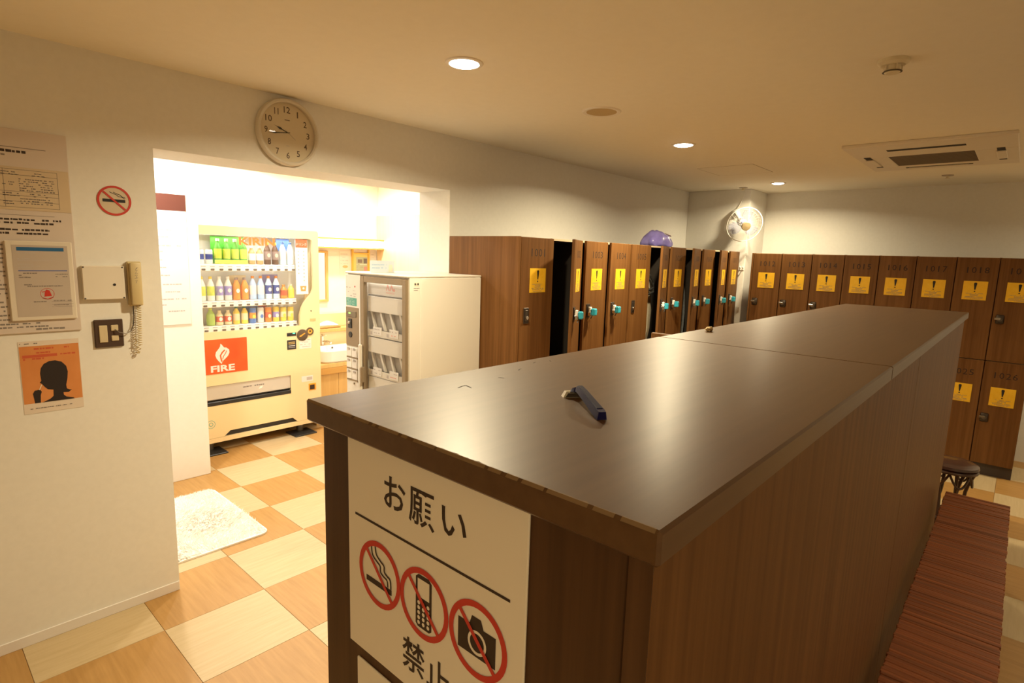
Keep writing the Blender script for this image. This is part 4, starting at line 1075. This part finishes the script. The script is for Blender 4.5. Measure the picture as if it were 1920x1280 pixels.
mb = MB(); mb.lathe([(.019, 0), (.019, .004), (0, .005)], BLACKP, (MX, 3.183, 1.148), (-1, 0, 0), 18); mb.build('return_lever', cp)
for r in range(3):
    for q in range(2):
        y1 = 3.234 - q * .062; z1 = 1.066 - r * .074
        b_ = MB().box(MX - .001, MX + .004, y1 - .058, y1, z1 - .062, z1, PAPER, .002).build('select_button', cp)
    for q in range(2):
        y1 = 3.234 - q * .062; z1 = 1.066 - r * .074
        MB().box(MX - .004, MX - .001, y1 - .044, y1 - .016, z1 - .018, z1 - .004, mat('button_grey', (.40, .36, .32), .5), .002).build('lamp', cp)
    MB().box(MX, MX + .004, 3.110, 3.234, 1.066 - r * .074 - .072, 1.066 - r * .074 - .064, BRZ).build('divider', cp)
MB().cyl((MX + .004, 3.15, .83), (-1, 0, 0), .007, .006, BRZ, 10).build('key_lock', cp)
# glass door in a bronze frame
dy0, dy1, dza, dzb = 2.612, 3.068, .32, mzt - .022
mb = MB(); fw = .034
mb.box(MX, MX + .03, dy0, dy0 + fw, dza, dzb, BRZ, .002); mb.box(MX, MX + .03, dy1 - fw, dy1, dza, dzb, BRZ, .002); mb.box(MX, MX + .03, dy0 + fw, dy1 - fw, dzb - .036, dzb, BRZ, .002); mb.box(MX, MX + .03, dy0 + fw, dy1 - fw, dza, dza + .036, BRZ, .002)
d_ = mb.build('door', t)
MB().box(MX + .012, MX + .016, dy0 + fw, dy1 - fw, dza + .036, dzb - .036, glass('door_glass')).build('door_pane', d_)
MB().box(MX - .022, MX - .002, 3.045, 3.068, .80, 1.10, mat('handle_white', (.72, .68, .60), .4), .004).build('handle', d_)
MB().box(MX - .030, MX - .003, 3.020, 3.040, .86, .96, BRZ, .003).build('latch', d_)
iy0, iy1 = dy0 + fw, dy1 - fw
ld = bpy.data.lights.new('cabinet_lamp', 'AREA'); ld.shape = 'RECTANGLE'; ld.size = .03; ld.size_y = .36; ld.energy = 2.2; ld.color = (1, .95, .84)
lo = bpy.data.objects.new('cabinet_lamp', ld); C.objects.link(lo); lo.parent = t; lo.location = Vector((MX + .024, 2.84, 1.500)) - t.location; lo.rotation_euler = (0, math.radians(-14), 0)
MIN = mat('milk_inside', (.72, .68, .60), .5)
mb = MB(); mb.box(MX + .094, MX + .099, iy0 - .01, iy1 + .01, .32, 1.50, MIN); mb.build('inside_back', t)
mb = MB(); mb.box(MX + .034, MX + .038, iy0, iy1, 1.420, 1.495, MIN); F = Fm(mb, MX + .034)
PNK = mat('pink_print', (.78, .36, .28), .5)
for a in (-2.826, -2.788): F.poly([(a - .020, 1.450), (a - .008, 1.486), (a + .002, 1.486), (a + .018, 1.450), (a + .006, 1.450), (a - .003, 1.472), (a - .012, 1.450)], PNK)
F.disc((-2.766, 1.456), .010, PNK, 14); F.text('MORINAGA', -2.846, -2.762, 1.432, 1.443, PNK)
mb.build('header_card', t, False)
mb = MB(); mb.box(MX + .036, MX + .090, iy0, iy1, 1.412, 1.417, STEEL); mb.build('rod', t)
CELL = mat('milk_cell', (.34, .30, .24), .5)
for tier, (z1, zc_, zd, ze) in enumerate(((1.408, 1.312, 1.200, 1.158), (1.150, 1.055, .945, .905), (.90, .80, .70, .66))):
    sh = MB().box(MX + .032, MX + .040, iy0, iy1, zc_, z1, MIN, .001).build('shelf_front', t)
    MB().box(MX + .060, MX + .064, iy0, iy1, zd, zc_, CELL).build('cell_back', sh)
    mb = MB()
    for q in range(4):
        y0 = iy1 - .01 - q * .098
        mb.add([(MX + .042, y0, zc_), (MX + .042, y0 - .020, zc_), (MX + .042, y0 - .056, zd), (MX + .042, y0 - .044, zd), (MX + .058, y0, zc_), (MX + .058, y0 - .020, zc_), (MX + .058, y0 - .056, zd), (MX + .058, y0 - .044, zd)],
               [(3, 2, 1, 0), (4, 5, 6, 7), (0, 1, 5, 4), (1, 2, 6, 5), (2, 3, 7, 6), (3, 0, 4, 7)], MIN)
    mb.build('cell_divider', sh)
    mb = MB(); mb.box(MX + .030, MX + .036, iy0, iy1, ze, zd, MIN); F = Fm(mb, MX + .030)
    for q in range(2):
        y = -iy1 + .028 + q * .170
        F.rect(y, y + .020, zd - .032, zd - .012, FAINT); mb.box(MX + .026, MX + .0302, -(y + .120), -(y + .034), zd - .030, zd + .020, PAPER)
        F2 = Fm(mb, MX + .026); F2.scrib(y + .040, y + .110, zd + .002, .008, FAINT); F2.scrib(y + .042, y + .112, zd - .020, .007, PNK if q else FAINT)
    mb.build('price_strip', sh, False)
    MB().box(MX + .040, MX + .090, iy0, iy1, ze - .004, ze, STEEL).build('shelf_edge', sh)
mb = MB(); mb.box(2.050, 2.088, my0_ - .0012, my0_ - .0002, 1.492, 1.512, SIGNW); F = Flat(mb, (2.069, my0_ - .0012, 1.502), (1, 0, 0), (0, 0, 1), (0, -1, 0)); F.text('■A■', -.015, .015, -.006, .006, BLACK)
F = Flat(mb, (2.069, my0_, 1.50), (1, 0, 0), (0, 0, 1), (0, -1, 0)); F.scrib(-.020, .022, -.024, .004, GREYP, 1); F.scrib(-.020, .010, -.036, .004, GREYP, 1)
mb.build('side_label', t, False)
t = thing('blue_notice_card', 'small pale blue card standing on the milk machine', 'card', (2.15, 3.05, mzt))
mb = MB(); mb.prism([(2.06, mzt), (2.24, mzt), (2.24, mzt + .075), (2.06, mzt + .075)], 1, 3.045, 3.052, mat('card_blue', (.62, .72, .84), .5)); mb.build('card', t)
mb = MB(); mb.box(2.06, 2.24, 3.052, 3.09, mzt, mzt + .003, MATS['card_blue']); mb.build('foot', t)
mb = MB(); F = Flat(mb, (2.15, 3.045, mzt), (1, 0, 0), (0, 0, 1), (0, -1, 0)); F.poly([(.045, .004), (.078, .004), (.074, .050), (.050, .050)], mat('card_cream', (.84, .74, .62), .5)); F.scrib(-.08, .03, .045, .008, LBL); F.scrib(-.08, .03, .025, .008, LBL); mb.build('print', t, False)

# ------------------------------------------------------------------ washroom vanity
vy = 4.86
t = thing('vanity_counter', 'pale wood vanity counter with raised back shelf in the washroom', 'vanity', (2.72, vy, 0))
MAP = noisy('maple_front', (.66, .42, .15), (.74, .50, .20), .4, (30, 30, 2), 5)
MAPE = mat('maple_edge', (.60, .34, .09), .4)
va, vb = 2.70, 3.833
MB().box(va, vb, vy, 5.549, .560, .600, MAP, .003).build('countertop', t)
MB().box(va, vb, vy - .002, vy + .02, .500, .559, MAPE, .002).build('apron', t)
for a, b in ((va, 2.93), (2.933, 3.38), (3.383, vb)): MB().box(a, b, vy + .03, vy + .05, .06, .498, MAP, .002).build('cabinet_door', t)
MB().box(va, vb, vy + .051, 5.549, .0, .498, MAP).build('carcass', t)
MB().box(va, vb, 5.28, 5.549, .6005, .845, mat('vanity_splash', (.78, .66, .42), .4), .002).build('splash', t)
MB().box(va, vb, 5.26, 5.549, .846, .880, MAP, .003).build('back_shelf', t)
MB().box(va, vb, 5.42, 5.549, .881, 1.02, mat('vanity_riser', (.80, .66, .40), .4), .003).build('riser', t)
CER = mat('ceramic', (.86, .85, .82), .15)
t = thing('wash_basin', 'white ceramic basin set into the vanity front', 'basin', (2.96, 5.0, .6))
mb = MB()
def ell(z, sx_, sy_, n=28): return [(3.02 + sx_ * (abs(math.cos(a)) ** .5) * (1 if math.cos(a) > 0 else -1), 5.03 + sy_ * (abs(math.sin(a)) ** .5) * (1 if math.sin(a) > 0 else -1), z) for a in [2 * PI * k / n for k in range(n)]]
rings = [ell(.601, .24, .155), ell(.615, .255, .168), ell(.715, .262, .178), ell(.722, .258, .174), ell(.722, .235, .155), ell(.66, .20, .13), ell(.635, .10, .06)]
vs_ = [p for r in rings for p in r]; fs = []; n = 28
for i in range(len(rings) - 1):
    for k in range(n): fs.append((i * n + k, i * n + (k + 1) % n, (i + 1) * n + (k + 1) % n, (i + 1) * n + k))
fs.append(tuple((len(rings) - 1) * n + k for k in range(n)))
mb.add(vs_, fs, CER); mb.build('bowl', t)
MB().cyl((3.02, 5.15, .700), (0, -1, .2), .010, .004, STEEL, 12).build('overflow', t)
t = thing('basin_tap', 'chrome single lever tap behind the white basin', 'tap', (2.97, 5.252, .6))
mb = MB(); mb.lathe([(.022, .6005), (.020, .63), (.016, .64), (.016, .80), (.018, .81), (0, .82)], CHROME, (2.97, 5.252, 0), n=16); mb.build('post', t)
MB().tube([(2.97, 5.252, .76), (2.985, 5.17, .765), (2.99, 5.12, .755)], .010, CHROME, 8).build('spout', t)
MB().box(2.962, 2.978, 5.18, 5.262, .822, .832, CHROME, .003).build('lever', t)
t = thing('towel_tray', 'shallow wooden tray with folded white towels on the vanity shelf', 'tray', (2.98, 5.33, .88))
MB().box(2.80, 3.20, 5.275, 5.415, .881, .905, mat('tray_wood', (.46, .30, .10), .4), .006).build('tray', t)
bm = bmesh.new(); bmesh.ops.create_grid(bm, x_segments=12, y_segments=6, size=1)
for q in bm.verts: q.co = Vector((3.02 + q.co.x * .16, 5.345 + q.co.y * .06, .910 + .045 * max(0, 1 - abs(q.co.x - .35) * 1.3) * (1 - q.co.y ** 2) + random.uniform(0, .006)))
mb = MB(); mb.bmadd(bm, PAPER); mb.box(2.86, 3.18, 5.285, 5.405, .9055, .911, PAPER, .002); mb.build('towel', t)
t = thing('mirror_light', 'glowing lamp strip with wood rails above the mirror', 'lamp', (3.25, 5.50, 1.75))
GLOW = mat('mirror_lamp_glow', (1, 1, 1), .5, emit=(1.0, .92, .72), es=MIRROR_E)
MB().box(2.70, vb, 5.40, 5.549, 1.795, 1.812, MAPE, .002).build('top_rail', t)
MB().box(2.70, vb, 5.40, 5.549, 1.700, 1.717, MAPE, .002).build('bottom_rail', t)
MB().box(2.70, vb, 5.50, 5.545, 1.7175, 1.7945, GLOW).build('diffuser', t)
t = thing('wall_mirror', 'wood framed mirror on the washroom wall beside the drink machine', 'mirror', (2.9, 5.54, 1.4))
mb = MB(); ma, mz0, mz1 = 2.70, 1.135, 1.672
mb.box(ma, ma + .025, 5.525, 5.549, mz0, mz1, MAP, .002); mb.box(3.185, 3.21, 5.525, 5.549, mz0, mz1, MAP, .002); mb.box(ma + .025, 3.185, 5.525, 5.549, mz1 - .022, mz1, MAP, .002); mb.box(ma + .025, 3.185, 5.525, 5.549, mz0, mz0 + .022, MAP, .002); mb.build('frame', t)
MB().box(ma + .025, 3.185, 5.540, 5.549, mz0 + .022, mz1 - .022, mat('mirror_glass', (.9, .9, .9), .03, 1.0)).build('mirror_plate', t)
t = thing('poster_niche', 'yellow framed niche with a small grey and green poster by the mirror', 'poster', (3.62, 5.54, 1.55))
mb = MB(); NY = mat('niche_yellow', (.80, .50, .08), .5)
mb.box(3.505, 3.520, 5.52, 5.549, 1.20, 1.699, NY, .002); mb.box(3.712, 3.727, 5.52, 5.549, 1.20, 1.699, NY, .002); mb.box(3.52, 3.712, 5.52, 5.549, 1.650, 1.662, NY, .002); mb.box(3.52, 3.712, 5.54, 5.549, 1.20, 1.65, mat('niche_back', (.82, .62, .22), .5)); mb.build('frame', t)
mb = MB(); F = Fl(mb, 5.539); F.rect(3.560, 3.705, 1.36, 1.615, mat('poster_green', (.42, .48, .36), .6)); F.layer(); F.rect(3.655, 3.700, 1.545, 1.600, mat('poster_grey', (.14, .13, .14), .6)); F.rect(3.58, 3.64, 1.55, 1.59, GREYP); F.rect(3.66, 3.70, 1.46, 1.51, mat('poster_rose', (.55, .28, .26), .6)); F.scrib(3.57, 3.70, 1.53, .008, PAPER); F.scrib(3.57, 3.65, 1.50, .006, GREYP)
mb.build('poster_print', t, False)
for (a, b, lab, extra) in ((3.36, 3.475, 'white notice with pale orange mark left of the poster niche', True), (3.745, 3.815, 'narrow white notice right of the poster niche', False)):
    t = thing('wall_notice', lab, 'notice', ((a + b) / 2, 5.55, 1.55))
    MB().box(a, b, 5.546, 5.5495, 1.42, 1.68, PAPER).build('sheet', t)
    mb = MB(); F = Fl(mb, 5.546)
    for q in range(4): F.scrib(a + .012, b - .012, 1.64 - q * .035, .007, FAINT, .6)
    if extra: F.disc(((a + b) / 2 + .01, 1.507), .034, mat('notice_orange', (.82, .50, .24), .5), 20, .015)
    mb.build('print', t, False)
t = thing('ceiling_vent', 'dark narrow slot vent in the washroom ceiling', 'vent', (3.55, 4.62, ZC))
MB().box(3.30, 3.80, 4.60, 4.64, ZC - .006, ZC - .0005, mat('vent_brown', (.20, .11, .03), .6), .001).build('slot', t)

# ------------------------------------------------------------------ fan on the pillar, hooks, bag on the lockers
FANW = mat('fan_white', (.78, .76, .72), .35)
FANB = glass('fan_blade_blue', (.84, .86, .97))
FANH = mat('fan_hub_blue', (.36, .42, .74), .3)
mc = Vector((XP, 2.368, 2.20)); fc = Vector((5.985, 2.20, 2.070)); ax = Vector((-.72, -.60, -.34)).normalized()
t = thing('wall_fan', 'white wall fan with blue blades mounted on the pillar', 'fan', mc)
MB().lathe([(.045, 0), (.045, .02), (.030, .045), (.022, .06)], FANW, mc + Vector((-.0005, 0, 0)), (-1, 0, 0), 20).build('mount_base', t)
mt_ = fc - ax * .10
MB().tube([mc + Vector((-.05, 0, 0)), mc + Vector((-.075, -.02, .005)), mt_ + Vector((0, .01, .02)), mt_], [.022, .020, .018, .018], FANW, 10).build('arm', t)
MB().lathe([(0, -.055), (.030, -.052), (.042, -.03), (.045, 0), (.040, .045), (.020, .06)], FANW, mt_, ax, 22).build('motor_housing', t)
q_ = Vector((0, 0, 1)).rotation_difference(ax); R0 = .178
def fp_(r, a, h): return fc + q_ @ Vector((r * math.cos(a), r * math.sin(a), h))
mb = MB()
mb.tube([fp_(R0, 2 * PI * k / 48, 0) for k in range(48)], .0042, FANW, 6, True)
for (r, h) in ((.15, .030), (.11, .044), (.07, .052)): mb.tube([fp_(r, 2 * PI * k / 36, h) for k in range(36)], .0006, FANW, 4, True)
for (r, h) in ((.15, -.036), (.10, -.052)): mb.tube([fp_(r, 2 * PI * k / 36, h) for k in range(36)], .0006, FANW, 4, True)
for k in range(30):
    a = 2 * PI * k / 30
    mb.tube([fp_(R0, a, 0), fp_(.165, a + .03, .020), fp_(.13, a + .08, .040), fp_(.085, a + .14, .050), fp_(.035, a + .2, .055)], .0005, FANW, 3)
    mb.tube([fp_(R0, a, 0), fp_(.165, a, -.025), fp_(.11, a, -.050), fp_(.04, a, -.058)], .0005, FANW, 3)
mb.build('guard', t)
MB().lathe([(.046, .045), (.047, .056), (.042, .062), (.0, .064)], mat('fan_cap', (.36, .28, .16), .35), fc, ax, 26).build('hub_cap', t)
MB().lathe([(.028, -.05), (.030, .02), (.022, .035), (0, .036)], FANH, fc, ax, 20).build('blade_hub', t)
for b in range(3):
    mb = MB(); vs_ = []; fs = []; nr, na = 7, 7
    for i in range(nr):
        r = .024 + .128 * i / (nr - 1); wd = .50 + .55 * math.sin(PI * min(1, .25 + .75 * i / (nr - 1)))
        for j in range(na):
            s_ = j / (na - 1) - .5; a = 2 * PI * b / 3 + .6 + s_ * wd * 1.25
            vs_.append(fp_(r, a, -.008 + s_ * .036))
    for i in range(nr - 1):
        for j in range(na - 1): fs.append((i * na + j, i * na + j + 1, (i + 1) * na + j + 1, (i + 1) * na + j))
    mb.add(vs_, fs, FANB); o = mb.build('blade', t)
    sd = o.modifiers.new('solid', 'SOLIDIFY'); sd.thickness = .002
mb = MB(); mb.tube([mc + Vector((-.02, -.01, .04)), (XP - .012, 2.33, 2.30), (XP - .010, 2.30, 2.38), (XP - .010, 2.285, 2.449)], .004, FANW, 6); mb.build('power_cord', t)
mb = MB(); mb.tube([mc + Vector((-.04, .0, -.03)), mc + Vector((-.045, .0, -.14)), mc + Vector((-.045, .002, -.17))], .0015, FANW, 5); mb.sphere(mc + Vector((-.045, .002, -.175)), .007, FANW); mb.build('pull_cord', t)
for y, lab in ((2.272, 'small white coat hook on the pillar, the left one'), (2.245, 'small white coat hook on the pillar, the right one')):
    t = thing('coat_hook', lab, 'hook', (XP, y, 1.63), 'coat hooks on the pillar')
    MB().box(XP - .006, XP - .0005, y - .009, y + .009, 1.605, 1.645, WHITEP, .002).build('plate', t)
    MB().tube([(XP - .006, y, 1.635), (XP - .030, y, 1.630), (XP - .040, y, 1.640), (XP - .040, y, 1.652)], .0045, WHITEP, 7).build('prong', t)

t = thing('plastic_bag', 'crumpled purple plastic bag on top of the left lockers', 'bag', (4.88, 2.55, LZ))
bm = bmesh.new(); bmesh.ops.create_icosphere(bm, subdivisions=4, radius=1)
from mathutils import noise
for q in bm.verts:
    c = q.co.copy(); d = noise.noise(c * 1.2 + Vector((3, 1, 2))) * .22 + abs(noise.noise(c * 2.1 + Vector((0, 5, 0)))) * .22 - .06
    r = 1 + d; up = max(c.z, 0)
    x, y, z = c.x * .165 * r * (1 - .30 * up), c.y * .14 * r * (1 - .25 * up), c.z * (.150 if c.z > 0 else .03) * r
    if c.x > .1: k = (c.x - .1) / .9; x += .085 * k * k; z = z * (1 - .72 * k) + .070 * k * k; y *= 1 - .5 * k
    if c.z > .2: z -= .030 * math.exp(-((c.x - .15) / .30) ** 2 - ((c.y + .45) / .30) ** 2)
    q.co = Vector((4.75 + x, 2.52 + y, LZ + max(.001, .012 + z)))
PURB = noisy('purple_plastic', (.17, .14, .50), (.30, .26, .68), .3, (9, 9, 9), 4, .2, .6)
o = MB().bmadd(bm, PURB).build('bag_body', t); o.data.set_sharp_from_angle(angle=math.radians(80))
mb = MB(); mb.tube([(4.745, 2.445, LZ + .122), (4.785, 2.432, LZ + .112), (4.83, 2.432, LZ + .104), (4.875, 2.445, LZ + .100)], [.002, .007, .007, .002], mat('bag_inside', (.30, .20, .22), .5), 7); mb.build('bag_opening', t)
